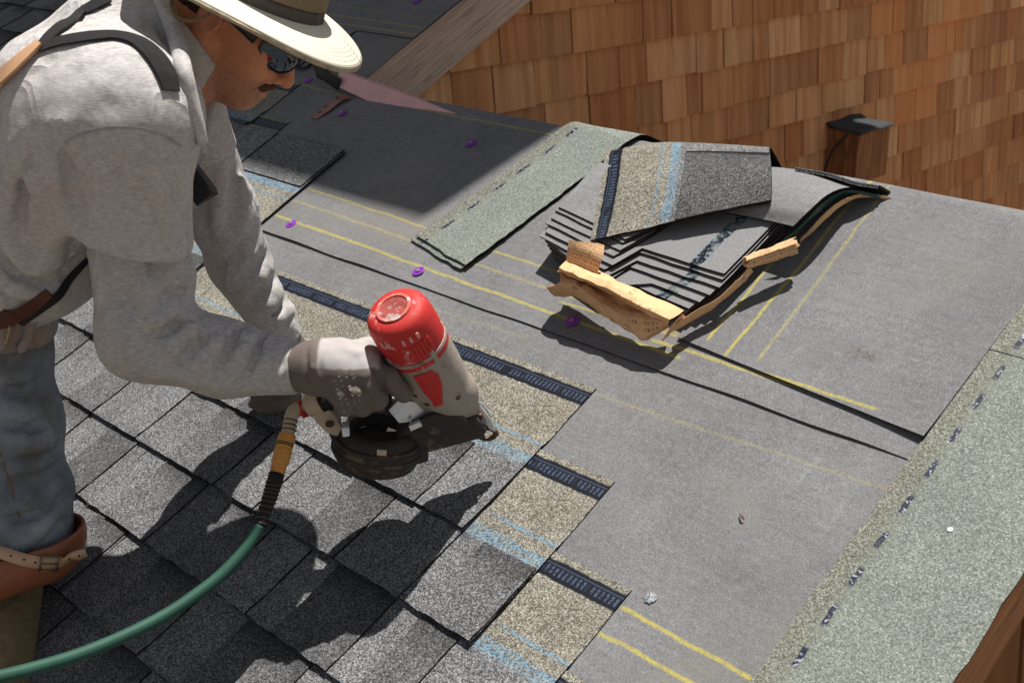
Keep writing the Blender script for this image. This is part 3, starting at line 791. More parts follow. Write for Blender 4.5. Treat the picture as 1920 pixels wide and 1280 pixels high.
# two offcuts of starter strip laid over the ridge
SML = strip_material('starter_mineral_loose', None)
def offcut(name, LL, LR, du, h, seed, label):
    rr = random.Random(seed); G = []; A = []
    vs = np.unique(np.r_[np.linspace(0, .40, 42), np.linspace(.40, .60, 22)])
    for s_ in vs:
        row = []
        for j in range(9):
            t = j / 8; u = LL[0] + (LR[0] - LL[0]) * t + du * s_; v = LL[1] + (LR[1] - LL[1]) * t + s_
            e = rr.uniform(-.0016, .0016) if j in (0, 8) else 0
            b_ = bend(u + e, v + (rr.uniform(-.002, .002) if s_ == 0 else 0), h + .002 * mnoise.noise(Vector((u * 4, v * 4, seed))) + .004 * max(0, s_ - .3) / .1 * (1 if s_ < .42 else .5))
            row.append(b_); A.append((t * .18, s_))
        G.append(row)
    V, F, M = slab(G, .0027); A = np.array(A + A)
    return rtop(name, V, F, [SML, CORE, CORE], label, 'roofing strip', mi=M, attrs={'sx': A[:, 0], 'sy': A[:, 1]})
offcut('starter_offcut', (-.632, .500), (-.452, .466), .19, .0095, 3, 'pale green mineral strip lying underneath a matching one, only its front edge showing')
offcut('starter_offcut', (-.622, .509), (-.446, .474), .19, .0145, 5, 'pale green mineral strip with dashes of tar, laid across the felt and over the ridge')

# opened bundle: a stack of shingles with toothed lower edges, each its own sheet
BACKM = felt_material('shingle_back', [], (.205, .207, .215))
g = NG('shingle_back_tar', .9, .2); c = g.coord()
X = g.attr('sx').outputs['Fac']
f_ = g.noise(c, 480.0, 2.0, .6); b_ = g.mix(1.0, (.205, .207, .215), g.math('MULTIPLY_ADD', f_, 1.2, .4), 'MULTIPLY')
tm = g.band(g.math('ADD', X, g.math('MULTIPLY_ADD', g.noise(c, 40.0, 3.0), .012, -.006)), -.011, .011, .0015)
tc = g.mix(g.smooth(g.noise(c, 130.0, 3.0, .7), .5, .6), (.008, .011, .022), (.17, .23, .25))
fade = g.smooth(g.noise(c, 30.0, 3.0), .25, .5)
g.col(g.mix(g.math('MULTIPLY', tm, fade), b_, tc)); g.put(g.b.inputs['Roughness'], g.math('MULTIPLY_ADD', tm, -.6, .9)); g.bump(f_, .3, .001)
TARB = g.m
LAY = [
 [(-0.2993, 0.6188, 0.0790), (-0.1141, 0.5849, 0.0790), (-0.0778, 0.6371, 0.0790), (-0.0758, 0.6758, 0.0790), (-0.1273, 0.7470, 0.0790), (-0.3068, 0.7553, 0.0790)],
 [(-0.3028, 0.6116, 0.0750), (-0.1166, 0.5786, 0.0750), (-0.0803, 0.6324, 0.0750), (-0.0733, 0.6772, 0.0750), (-0.1276, 0.7491, 0.0750), (-0.3126, 0.7558, 0.0750)],
 [(-0.3009, 0.5947, 0.0710), (-0.1126, 0.5640, 0.0710), (-0.0828, 0.6246, 0.0710), (-0.0699, 0.6773, 0.0710), (-0.1269, 0.7498, 0.0710), (-0.3185, 0.7563, 0.0710)],
 [(-0.3055, 0.5823, 0.0670), (-0.1181, 0.5507, 0.0670), (-0.0862, 0.6180, 0.0670), (-0.0665, 0.6774, 0.0670), (-0.1243, 0.7479, 0.0670), (-0.3243, 0.7567, 0.0670)],
 [(-0.2947, 0.5659, 0.0625), (-0.1092, 0.5342, 0.0625), (-0.0852, 0.5896, 0.0625), (0.0937, 0.5789, 0.0625), (0.1026, 0.7416, 0.0625), (-0.3308, 0.7577, 0.0625)],
 [(-0.3025, 0.5569, 0.0575), (-0.1212, 0.5244, 0.0575), (-0.0868, 0.5834, 0.0575), (0.0951, 0.5702, 0.0575), (0.1047, 0.7398, 0.0575), (-0.3379, 0.7591, 0.0575)],
 [(-0.2883, 0.5535, 0.0525), (-0.1148, 0.5063, 0.0525), (-0.0841, 0.5682, 0.0525), (0.0970, 0.5563, 0.0525), (0.1068, 0.7381, 0.0525), (-0.3427, 0.7594, 0.0525)],
 [(-0.2815, 0.5494, 0.0475), (-0.1089, 0.5027, 0.0475), (-0.0906, 0.5544, 0.0475), (0.0880, 0.5398, 0.0475), (0.1089, 0.7364, 0.0475), (-0.3464, 0.7583, 0.0475)],
 [(-0.2768, 0.5477, 0.0425), (-0.1068, 0.5007, 0.0425), (-0.1017, 0.5434, 0.0425), (0.0774, 0.5241, 0.0425), (0.1093, 0.7341, 0.0425), (-0.3478, 0.7577, 0.0425)],
 [(-0.2721, 0.5461, 0.0375), (-0.1102, 0.4967, 0.0375), (-0.1129, 0.5308, 0.0375), (0.0652, 0.5090, 0.0375), (0.1097, 0.7318, 0.0375), (-0.3492, 0.7572, 0.0375)],
 [(-0.2724, 0.5458, 0.0300), (-0.1124, 0.4961, 0.0300), (-0.1132, 0.5279, 0.0300), (0.0604, 0.5037, 0.0300), (0.1078, 0.7289, 0.0300), (-0.3513, 0.7598, 0.0300)],
 [(-0.2710, 0.5467, 0.0220), (-0.1169, 0.4981, 0.0220), (-0.1159, 0.5277, 0.0220), (0.0544, 0.4997, 0.0220), (0.1022, 0.7284, 0.0220), (-0.3517, 0.7600, 0.0220)],
]
LBL = ['uppermost of the short toothed pieces whose left ends fan out beside the loose tan shingle',
       'second short toothed piece from the top, left of the loose tan shingle',
       'third short toothed piece from the top, left of the loose tan shingle',
       'lowest short toothed piece, resting on the wide sheet with the tar stripe',
       'wide toothed shingle back with a shiny tar stripe, exposed in the middle of the bundle',
       'shingle just under the tar striped one, its left tip reaching furthest out of the bundle',
       'second shingle below the tar striped one in the bundle', 'third shingle below the tar striped one in the bundle',
       'fourth shingle below the tar striped one in the bundle', 'last shingle showing its front edge just above the brown paper band',
       'shingle second from the bottom of the bundle, its front hidden by the brown paper band', 'bottom shingle of the opened bundle, lying on the torn paper']
for k, pl in enumerate(LAY):
    rr = random.Random(k + 5); P2 = []
    n_ = len(pl)
    sag = [0.0] * n_
    for i in range(n_):
        a, b = arr(pl[i]), arr(pl[(i + 1) % n_]); m_ = max(2, int(np.linalg.norm(b - a) / .035))
        for q in range(m_):
            p_ = a + (b - a) * q / m_
            if q: p_[:2] += [rr.uniform(-.0012, .0012), rr.uniform(-.0012, .0012)]
            p_[2] += .0012 * math.sin(p_[0] * 14)
            P2.append(p_)
    a, b = arr(pl[3]), arr(pl[4])
    # slightly fan the sheets so that the front droops
    n2 = len(P2); V = [tuple(bend(*p_)) for p_ in P2] + [tuple(bend(p_[0], p_[1], p_[2] - .0034)) for p_ in P2]
    # the tar stripe runs up the slope beside the right-hand edge
    d = nrm((b - a)[:2]); nr_ = np.array([-d[1], d[0]])
    c0 = arr(pl[3])[:2] + nr_ * .062
    sx = np.array([(arr(v)[:2] - c0) @ nr_ for v in V])
    bm = bmesh.new(); bv = [bm.verts.new(v) for v in V]
    bm.faces.new(bv[:n2]); bm.faces.new(list(reversed(bv[n2:])))
    for i in range(n2): bm.faces.new((bv[(i + 1) % n2], bv[i], bv[i + n2], bv[(i + 1) % n2 + n2]))
    bmesh.ops.triangulate(bm, faces=[f for f in bm.faces if len(f.verts) > 4]); bm.verts.index_update(); bm.normal_update()
    up_ = sum(f.normal.z * f.calc_area() for f in bm.faces if abs(f.normal.z) > .5 and all(v.index < n2 for v in f.verts))
    if up_ < 0: bmesh.ops.reverse_faces(bm, faces=list(bm.faces))
    F = [[v.index for v in f.verts] for f in bm.faces]; M = [0 if all(i < n2 for i in f) else 1 for f in F]; bm.free()
    rtop('stacked_shingle', V, F, [TARB if k > 3 else BACKM, CORE], LBL[k], 'shingle', mi=M, attrs={'sx': sx}, group='toothed shingles stacked in the opened bundle')

# shingle lying on the top of the bundle, granules up, its grey half to the right
SHL = shingle_material('shingle_granules_loose', True)
ctl = [[(-0.1688, 0.5562, 0.0840), (-0.1044, 0.6029, 0.0850), (-0.0281, 0.6577, 0.0880), (0.0913, 0.7339, 0.0940)],
       [(-0.2055, 0.6219, 0.0900), (-0.1310, 0.6661, 0.0950), (-0.0520, 0.7120, 0.0990), (0.0720, 0.7679, 0.1000)],
       [(-0.2569, 0.7007, 0.0860), (-0.1760, 0.7427, 0.0960), (-0.0885, 0.7745, 0.1010), (0.0430, 0.8117, 0.1000)],
       [(-0.3440, 0.8140, 0.0560), (-0.2550, 0.8512, 0.0660), (-0.1508, 0.8637, 0.0760), (-0.0044, 0.8768, 0.0840)]]
ctl.append([tuple(arr(p) + arr((0, .02, -.06))) for p in ctl[3]])
G = patch(ctl, 10, 8); a_, b_n = G.shape[:2]
rr = random.Random(4)
G[0, :, 1] += [rr.uniform(-.0015, .0015) for _ in range(b_n)]
sy = np.array([[H_ * (1 - j / (b_n - 1)) for j in range(b_n)] for i in range(a_)]); sx = np.array([[i * .011 for j in range(b_n)] for i in range(a_)])
V, F, M = slab(G, .0028); tl = rtop('loose_shingle', V, F, [SHL, CORE, CORE], 'tan and grey shingle draped over the bundle, black tar band at its left end', 'shingle', mi=M,
    attrs={'sx': np.r_[sx.ravel(), sx.ravel()], 'sy': np.r_[sy.ravel(), sy.ravel()], 'tint': np.ones(len(V)) * .98})
j0 = int(b_n * .60); i1 = 20; N_ = np.cross(np.gradient(G, axis=1), np.gradient(G, axis=0)); N_ /= np.linalg.norm(N_, axis=2, keepdims=True); N_ *= np.sign(N_[..., 2:3])
T_ = (G + N_ * .0034)[0:i1, j0:]
V, F, M = slab(T_, .0026); org = R(0, 0, 0)
V = list(map(tuple, V)); F = [tuple(f) for f in F]
Edge = [T_[-1, j] for j in range(T_.shape[1] - 1, -1, -1)] + [T_[i, 0] for i in range(T_.shape[0] - 2, -1, -1)]
Out = [T_[-1, j] + nrm(T_[-1, j] - T_[-2, j]) * .010 - N_[10, 20] * .0004 for j in range(T_.shape[1] - 1, -1, -1)] + [T_[i, 0] + nrm(T_[i, 0] - T_[i, 1]) * .0012 - N_[10, 20] * .0004 for i in range(T_.shape[0] - 2, -1, -1)]
o_ = len(V); V += [tuple(e_ + N_[10, 20] * .0012) for e_ in Edge] + [tuple(e_ + N_[10, 20] * .0002) for e_ in Out]
for i in range(len(Edge) - 1): F.append((o_ + i, o_ + i + 1, o_ + len(Edge) + i + 1, o_ + len(Edge) + i)); M.append(2)
sy2, sx2 = sy[:i1, j0:].ravel().clip(0, .139), sx[:i1, j0:].ravel()
lo_ = np.asarray(tl.location)
tb = bpy.data.objects.new('tab', mesh('tab', np.asarray(V), F, [SHL, CORE, CORE], mi=M, attrs={'sx': np.r_[sx2, sx2, np.zeros(len(V) - 2 * len(sx2))], 'sy': np.r_[sy2, sy2, np.zeros(len(V) - 2 * len(sx2))], 'tint': np.ones(len(V)) * .58})); COL.objects.link(tb)
Gall = np.asarray(slab(G, .0028)[0]); lo, hi = Gall.min(0), Gall.max(0); org = np.array([(lo[0] + hi[0]) / 2, (lo[1] + hi[1]) / 2, lo[2]])
tb.parent = tl; tb.location = -org

# shingles of the same bundle bent over the ridge, seen from the smooth side
ctl = [[(0.0095, 0.7091, 0.0700), (0.0855, 0.7095, 0.0730), (0.1462, 0.7072, 0.0750)],
       [(0.0138, 0.7401, 0.0820), (0.0994, 0.7339, 0.0880), (0.1626, 0.7359, 0.0900)],
       [(0.0040, 0.7881, 0.0820), (0.1026, 0.7868, 0.0880), (0.1684, 0.7837, 0.0880)],
       [(0.0044, 0.8486, 0.0620), (0.0891, 0.8493, 0.0660), (0.1676, 0.8427, 0.0580)]]
ctl.append([tuple(arr(p) + arr((.01, .07, -.055))) for p in ctl[3]])
G = patch(ctl, 8, 8); V, F, M = slab(G, .0036)
rtop('bent_shingle', V, F, [BACKM, CORE, CORE], 'smooth grey shingle back curling over the ridge to the right of the bundle', 'shingle', mi=M)
ctl = [[(0.0641, 0.8433, 0.0710), (0.1275, 0.8454, 0.0700), (0.1723, 0.8489, 0.0600), (0.1993, 0.8742, 0.0380)],
       [(0.0590, 0.8509, 0.0690), (0.1220, 0.8544, 0.0690), (0.1679, 0.8567, 0.0600), (0.1975, 0.8823, 0.0360)]]
ctl[1] = [tuple(arr(p) + arr((.0, .012, -.003))) for p in ctl[0]]; ctl.append([tuple(arr(p) + arr((.01, .06, -.07))) for p in ctl[0]])
G = patch(ctl, 8, 6); V, F, M = slab(G, .0045)
rtop('bent_shingle', V, F, [SH, CORE, CORE], 'dark granuled shingle edge curling over the ridge beyond the smooth grey one', 'shingle', mi=M, attrs={'tint': np.ones(len(V)) * .6})
film = plain('teal_film', (.010, .045, .042), .3, .5)
ctl = [[(0.1163, 0.6684, 0.0460), (0.1367, 0.6858, 0.0580)], [(0.1431, 0.7075, 0.0560), (0.1531, 0.7287, 0.0700)], [(0.1540, 0.7607, 0.0600), (0.1604, 0.7794, 0.0740)], [(0.1615, 0.8375, 0.0460), (0.1647, 0.8424, 0.0520)], [(0.2028, 0.8721, 0.0200), (0.2008, 0.8767, 0.0240)]]
G = patch(ctl, 5, 6); V, F, M = slab(G, .001)
rtop('release_film', V, F, film, 'dark teal film under the curled shingle at the right edge of the bundle', 'film', smooth=True)

# torn brown paper wrapper of the bundle
g = NG('kraft_paper', .85, .2); c = g.coord()
n1 = g.noise(c, 55.0, 5.0, .6); n2 = g.noise(c, 9.0, 3.0)
base = g.mix(1.0, (.70, .43, .235), g.math('MULTIPLY', g.math('MULTIPLY_ADD', n1, .5, .75), g.math('MULTIPLY_ADD', n2, .5, .75)), 'MULTIPLY')
px, py = g.attr('sx').outputs['Fac'], g.attr('sy').outputs['Fac']
rows = g.band(g.math('FRACT', g.math('MULTIPLY', py, 95.0)), .25, .70, .06)
cmb = g.n('ShaderNodeCombineXYZ'); g.put(cmb.inputs[0], g.math('MULTIPLY', px, 520.0)); g.put(cmb.inputs[1], g.math('MULTIPLY', g.math('FLOOR', g.math('MULTIPLY', py, 95.0)), 3.3))
letters = g.smooth(g.noise(cmb.outputs[0], 1.0, 1.0), .47, .56)
cmb2 = g.n('ShaderNodeCombineXYZ'); g.put(cmb2.inputs[0], g.math('MULTIPLY', px, 22.0)); g.put(cmb2.inputs[1], g.math('MULTIPLY', py, 26.0))
area = g.math('MAXIMUM', g.smooth(g.noise(cmb2.outputs[0], 1.0, 2.0), .55, .6), g.attr('ink').outputs['Fac'])
pr = g.math('MULTIPLY', g.math('MULTIPLY', rows, letters), area)
g.col(g.mix(g.math('MULTIPLY', pr, .75), base, (.055, .04, .035))); g.bump(g.noise(c, 75.0, 4.0, .6), .5, .004)
KRAFT = g.m
wrap = empty('paper_wrapper', R(*(-0.0587, 0.4536, 0.0200)), 'torn brown paper wrapper folded back around the front of the opened shingle bundle', 'wrapper')
def paper(name, ctl, mu, mv, crump=.0035, th=.0009, seed=0, scx=.3, scy=.1, rag=(), ink=0.0):
    G = patch([[R(*p) for p in r] for r in ctl], mu, mv); a, b = G.shape[:2]; rr = random.Random(seed)
    N = np.cross(np.gradient(G, axis=1), np.gradient(G, axis=0)); N /= np.linalg.norm(N, axis=2, keepdims=True) + 1e-12
    for i in range(a):
        for j in range(b):
            p = Vector(G[i, j]); k = mnoise.noise(p * 32 + Vector((seed, 0, 0))) ; k2 = abs(mnoise.noise(p * 70 + Vector((0, seed, 0)))); k3 = mnoise.noise(p * 14)
            k4 = abs(mnoise.noise(p * 26 + Vector((9, seed, 2)))); G[i, j] += N[i, j] * crump * (.7 * k3 + .3 * k - .9 * k2 * .6 - 1.3 * k4)
    if mv < 5:
        for i in range(a):
            for j in range(b): G[i, j] += N[i, j] * rr.uniform(-.0015, .0015) + np.array([rr.uniform(-.001, .001) for _ in range(3)])
    for side in rag:
        for j in range(b if side in 'tb' else a):
            e = rr.uniform(-.0016, .0016)
            if side == 't': G[0, j] += (G[0, j] - G[1, j]) * e / .006
            if side == 'b': G[-1, j] += (G[-1, j] - G[-2, j]) * e / .006
            if side == 'r': G[j, -1] += (G[j, -1] - G[j, -2]) * e / .006
    V, F, M = slab(G, th * .5)
    S1 = np.array([[j / (b - 1) * scx for j in range(b)] for i in range(a)]).ravel(); S2 = np.array([[i / (a - 1) * scy for j in range(b)] for i in range(a)]).ravel()
    return obj(name, V, F, KRAFT, wrap, auto=9, attrs={'sx': np.r_[S1, S1], 'sy': np.r_[S2, S2], 'ink': np.full(len(V), ink)})
paper('folded_band', [
  [(-0.1932, 0.5193, 0.0720), (-0.1412, 0.5043, 0.0720), (-0.0882, 0.4966, 0.0720), (-0.0542, 0.4911, 0.0700), (0.0042, 0.4867, 0.0680), (0.0799, 0.4816, 0.0580)],
  [(-0.1615, 0.4662, 0.0940), (-0.1120, 0.4643, 0.0920), (-0.0570, 0.4608, 0.0900), (-0.0053, 0.4525, 0.0860), (0.0221, 0.4497, 0.0820), (0.0757, 0.4523, 0.0660)],
  [(-0.1869, 0.4820, 0.0700), (-0.1430, 0.4859, 0.0600), (-0.0949, 0.4832, 0.0500), (-0.0390, 0.4706, 0.0480), (0.0020, 0.4670, 0.0500), (0.0684, 0.4582, 0.0560)],
  [(-0.1579, 0.4523, 0.0740), (-0.1162, 0.4576, 0.0700), (-0.0686, 0.4500, 0.0600), (-0.0193, 0.4398, 0.0560), (0.0209, 0.4465, 0.0540), (0.0639, 0.4584, 0.0520)],
  [(-0.1871, 0.4465, 0.0640), (-0.1430, 0.4586, 0.0500), (-0.0586, 0.4411, 0.0420), (0.0036, 0.4306, 0.0360), (0.0317, 0.4321, 0.0300), (0.0601, 0.4611, 0.0460)],
  [(-0.1946, 0.4558, 0.0340), (-0.1651, 0.4803, 0.0260), (-0.0759, 0.4593, 0.0240), (-0.0107, 0.4462, 0.0220), (0.0231, 0.4417, 0.0220), (0.0482, 0.4693, 0.0300)]], 4, 3, .0042, seed=2, scx=.36, scy=.14, rag=('t',))
paper('rolled_end', [[(-0.1852, 0.4458, 0.0640), (-0.1742, 0.4531, 0.0660), (-0.1627, 0.4587, 0.0660)], [(-0.1889, 0.4478, 0.0500), (-0.1812, 0.4638, 0.0400), (-0.1609, 0.4697, 0.0400)], [(-0.1940, 0.4577, 0.0300), (-0.1800, 0.4669, 0.0240), (-0.1631, 0.4757, 0.0280)]], 6, 6, .002, seed=21, scx=.02, scy=.02)
paper('corner_fold', [[(0.0822, 0.4784, 0.0580), (0.0757, 0.4546, 0.0500), (0.0720, 0.4276, 0.0400)], [(0.0768, 0.4876, 0.0400), (0.0712, 0.4652, 0.0320), (0.0597, 0.4391, 0.0240)]], 8, 6, .003, seed=8, scx=.05, scy=.04)
paper('torn_flap', [[(-0.1778, 0.5196, 0.1120), (-0.1498, 0.5153, 0.1180), (-0.1259, 0.5202, 0.1180), (-0.1024, 0.5267, 0.1120)], [(-0.1754, 0.5090, 0.1020), (-0.1447, 0.5044, 0.1080), (-0.1173, 0.5049, 0.1080), (-0.0949, 0.5053, 0.1020)], [(-0.1783, 0.4986, 0.0820), (-0.1481, 0.4908, 0.0860), (-0.1220, 0.4891, 0.0840), (-0.1002, 0.4900, 0.0800)]], 6, 7, .002, seed=4, scx=.09, scy=.09, rag=('t', 'r'), ink=.8)
paper('side_strip', [[(0.0732, 0.4669, 0.0500), (0.0905, 0.5054, 0.0500), (0.1071, 0.5428, 0.0520), (0.1137, 0.5878, 0.0540), (0.1168, 0.6145, 0.0580)], [(0.0593, 0.4673, 0.0260), (0.0820, 0.5110, 0.0260), (0.1002, 0.5538, 0.0300), (0.1102, 0.5967, 0.0340), (0.1158, 0.6196, 0.0420)]], 8, 6, .004, seed=6, scx=.3, scy=.03, rag=('b',))
paper('side_strip', [[(0.1358, 0.7307, 0.0300), (0.1517, 0.7763, 0.0440), (0.1649, 0.8265, 0.0460), (0.1861, 0.8689, 0.0300), (0.2133, 0.8899, 0.0100)], [(0.1285, 0.7339, 0.0140), (0.1508, 0.7837, 0.0300), (0.1649, 0.8334, 0.0340), (0.1837, 0.8736, 0.0180), (0.2199, 0.8908, 0.0040)]], 8, 5, .003, seed=7, scx=.3, scy=.03)
# rolled edge
a, b = R(*(0.1138, 0.6117, 0.0640)), R(*(0.1625, 0.6827, 0.0560)); ax = b - a; L_ = np.linalg.norm(ax)
ax, uu, vv = frame_of(ax); G = []
for i in range(20):
    th = -1.0 + 8.2 * i / 19; r_ = .0085 + .0058 * i / 19; row = []
    for j in range(16):
        t = j / 15; k = 1 + .16 * mnoise.noise(Vector((t * 6, i * .35, 1))) + .10 * mnoise.noise(Vector((t * 17, i * .7, 4))) - .18 * (1 - t)
        row.append(a + ax * (t * L_ + (.011 * mnoise.noise(Vector((i * .9, 3, j))) if j in (0, 15) else 0)) + (uu * math.cos(th) + vv * math.sin(th)) * r_ * k)
    G.append(row)
V, F, M = slab(G, .0008); S1 = np.array([[j / 15 * .09 for j in range(16)] for i in range(20)]).ravel(); S2 = np.array([[i / 19 * .12 for j in range(16)] for i in range(20)]).ravel()
obj('rolled_edge', V, F, KRAFT, wrap, auto=30, attrs={'sx': np.r_[S1, S1], 'sy': np.r_[S2, S2], 'ink': np.full(len(V), .8)})

# pink primed metal flashing sticking out by the gable, with a curl of bitumen felt
g = NG('primed_metal', .45, .4); g.col(g.mix(g.smooth(g.noise(g.coord(), 18.0, 5.0, .65), .35, .7), (.68, .40, .425), (.58, .34, .36))); g.b.inputs['Metallic'].default_value = .15; PINK = g.m
A = R(*(-1.3017, 0.9158, 0.0500)); B = R(*(-1.3145, 0.8914, 0.0220)); C_ = R(*(-0.8688, 0.8928, 0.0040)); D_ = C_ + (B - A) * 1.6
nn = nrm(np.cross(D_ - A, B - A)); nn = nn if nn @ (camv - A) > 0 else -nn
G = [[A + (C_ - A) * t for t in np.linspace(0, 1.06, 12)], [(A + B) / 2 + ((C_ + D_) / 2 - (A + B) / 2) * t for t in np.linspace(0, 1.06, 12)], [B + (D_ - B) * t for t in np.linspace(0, 1.06, 12)]]
V, F, M = slab(G, .0012); fl = obj('metal_flashing', V, F, PINK); setp(fl, 'pink metal flashing slanting across the foot of the sloping barge board', 'flashing')
V, F, M = slab([[A + nn * .0, A + (C_ - A)], [A - nn * .035, C_ - nn * .035]], .0012); obj('flange', V, F, PINK, fl)
bit = plain('bitumen_flap', (.022, .022, .020), .7, .3, bump=.8, bsc=140)
ctl = [[(-1.4629, 0.9474, 0.0300), (-1.3831, 0.9218, 0.0500), (-1.3269, 0.9050, 0.0460), (-1.2805, 0.8949, 0.0400)], [(-1.4425, 0.9318, 0.0200), (-1.3675, 0.9014, 0.0320), (-1.3283, 0.8945, 0.0260), (-1.2973, 0.8892, 0.0180)], [(-1.4351, 0.9250, 0.0060), (-1.3799, 0.9093, 0.0140), (-1.3483, 0.9026, 0.0100), (-1.3206, 0.8952, 0.0060)]]
G = patch([[R(*p) for p in r] for r in ctl], 5, 6)
for i in range(G.shape[0]):
    for j in range(G.shape[1]): G[i, j] += arr((0, 0, 1)) * .006 * mnoise.noise(Vector(G[i, j] * 40))
V, F, M = slab(G, .003); o = obj('bitumen_flap', V, F, bit, smooth=True); setp(o, 'curled black bitumen flap at the end of the pink flashing', 'flap')
ctl = [[(-1.2881, 0.7736, 0.0060), (-1.2886, 0.8153, 0.0090), (-1.2797, 0.8548, 0.0120), (-1.2635, 0.8748, 0.0120)], [(-1.2660, 0.7789, 0.0060), (-1.2553, 0.8082, 0.0080), (-1.2484, 0.8493, 0.0110), (-1.2315, 0.8754, 0.0100)]]
G = patch([[R(*p) for p in r] for r in ctl], 5, 4); V, F, M = slab(G, .0015)
g = NG('scuffed_metal', .35, .5); g.col(g.ramp(g.noise(g.coord(), 45.0, 3.0), [(.4, (.30, .15, .15)), (.52, (.26, .11, .06)), (.6, (.04, .04, .045))])); g.b.inputs['Metallic'].default_value = .4
o = obj('metal_offcut', V, F, g.m, auto=40); setp(o, 'scuffed pinkish metal strip poking out under the felt edge near the flashing', 'metal strip')
# dry leaf scrap on the felt
V, F = ribbon([R(*(0.3524, 0.2120, 0.0040)), R(*(0.3613, 0.2064, 0.0070)), R(*(0.3653, 0.2059, 0.0040))], [R(.1, 0, 1)] * 3, [.0005, .0016, .0005], .0005)
o = obj('leaf', V, F, plain('dry_leaf', (.08, .05, .03), .8, .2)); setp(o, 'tiny dry leaf scrap lying alone on the bare grey felt', 'leaf')

# ------------------------------------------------------------------ the roofer, kneeling and bent forward
HO, HF, HL, HU = [arr(k) for k in ((-0.3201, -0.1495, 0.7341), (0.6015, 0.5421, -0.5868), (-0.6925, 0.7200, -0.0447), (0.3983, 0.4332, 0.8085))]
HC = HO + HL * .076
HSZ = .95
def hp(x, y, z): return HC + (HF * x + HL * y + HU * z) * HSZ
HM = np.array([HF, HL, HU])
def hloc(p): return (p - HC) @ HM.T / HSZ
NB = arr((-0.4190, -0.1840, 0.6731))                       # base of the neck
SHR = arr((-0.3183, -0.2944, 0.6358)); SHL_ = arr((-0.4618, -0.1479, 0.6239))
def head_sdf(p):
    q = hloc(p); m = q.copy(); m[:, 1] = np.abs(m[:, 1])
    d = ell_(q, (-.014, 0, .040), (.098, .075, .088))
    d = smin(d, ell_(q, (.040, 0, -.008), (.063, .060, .086)), .03)
    d = smin(d, cap_(m, (.000, .050, -.052), (.068, .018, -.086), .020, .019), .028)
    d = smin(d, ell_(q, (.052, 0, -.055), (.050, .042, .045)), .03)
    d = smin(d, ell_(q, (.079, 0, -.086), (.019, .022, .018)), .018)
    d = smin(d, cap_(m, (.092, .0, .030), (.082, .040, .030), .012, .010), .018)
    d = smin(d, ell_(m, (.060, .046, -.014), (.026, .020, .024)), .028)
    d = smax(d, -ell_(m, (.104, .034, .006), (.022, .018, .012)), .018)
    d = smin(d, cap_(q, (.095, 0, .022), (.121, 0, -.026), .0085, .0100), .012)
    d = smin(d, ell_(q, (.1195, 0, -.0295), (.0115, .0115, .0100)), .008)
    d = smin(d, ell_(m, (.107, .0135, -.0325), (.0105, .0075, .0075)), .006)
    d = smax(d, -ell_(m, (.113, .0075, -.0395), (.006, .0035, .004)), .003)
    d = smin(d, cap_(m, (.1005, .0, -.0535), (.088, .024, -.0600), .0075, .0035), .008)
    d = smin(d, cap_(m, (.0985, .0, -.0665), (.087, .022, -.0630), .0080, .0035), .007)
    d = smax(d, -cap_(m, (.1085, .0, -.0600), (.089, .026, -.0625), .0018, .0014), .003)
    d = smax(d, -cap_(m, (.108, .020, -.030), (.090, .036, -.060), .0016, .0016), .007)
    d = smax(d, -cap_(m, (.098, .0, -.0765), (.090, .014, -.0765), .003, .002), .008)
    # ears
    ea = (( -.25, .25, 1), )
    e = ell_(m, (-.010, .0795, .004), (.020, .0095, .034), ((1, .35, .0), (-.35, 1, .0), (.18, 0, 1)))
    e = smax(e, -ell_(m, (-.006, .0905, .006), (.012, .0085, .022)), .004)
    e = smin(e, ell_(m, (.006, .073, .000), (.004, .004, .007)), .003)
    d = smin(d, e, .006)
    # neck with the strap muscles, collar bones hidden in the shirt
    n0, n1 = hp(-.022, 0, -.035), NB
    d = smin(d, cap_(p, n0, n1, .054, .060), .028)
    d = smin(d, cap_(p, hp(-.012, -.060, -.030), n1 + (SHR - n1) * .12 + HF * .055, .012, .012), .022)
    d = smin(d, cap_(p, hp(.030, 0, -.088), n1 + HF * .045 - HU * .02, .012, .014), .028)
    d = smin(d, cap_(p, NB + (SHR - NB) * .6, NB + (SHL_ - NB) * .6, .062, .062), .04)
    return d + .0006 * wav(p, 260, 2) + .0009 * wav(p, 90, 4)
lo = np.minimum(HC - .155, NB - .15); hi = np.maximum(HC + .155, NB + .12)
Vh, Fh = nets(head_sdf, lo, hi, .0026)
q = hloc(Vh)
def sst(x, a, b): t = np.clip((x - a) / (b - a), 0, 1); return t * t * (3 - 2 * t)
beard = sst(-q[:, 2], .030, .062) * sst(q[:, 0], -.01, .04) * (1 - sst(-q[:, 2], .105, .135)); beard *= 1 - .8 * sst(q[:, 0], .075, .10) * (np.abs(q[:, 1]) < .02) * (q[:, 2] > -.07)
lips = sst(q[:, 0], .088, .096) * (np.abs(q[:, 2] + .060) < .011) * (np.abs(q[:, 1]) < .026)
red = np.clip(np.exp(-((q[:, 0] - .118) ** 2 + q[:, 1] ** 2 + (q[:, 2] + .03) ** 2) / .02 ** 2) + .8 * np.exp(-((q[:, 0] - .06) ** 2 + (np.abs(q[:, 1]) - .055) ** 2 + (q[:, 2] + .012) ** 2) / .03 ** 2) + 1.0 * np.exp(-((q[:, 0] + .008) ** 2 + (np.abs(q[:, 1]) - .08) ** 2 + (q[:, 2] - .005) ** 2) / .028 ** 2), 0, 1)
g = NG('tanned_skin', .52, .35); c = g.coord()
b_ = g.attr('beard').outputs['Fac']; l_ = g.attr('lips').outputs['Fac']; r_ = g.attr('flush').outputs['Fac']
n_ = g.noise(c, 90.0, 4.0, .65)
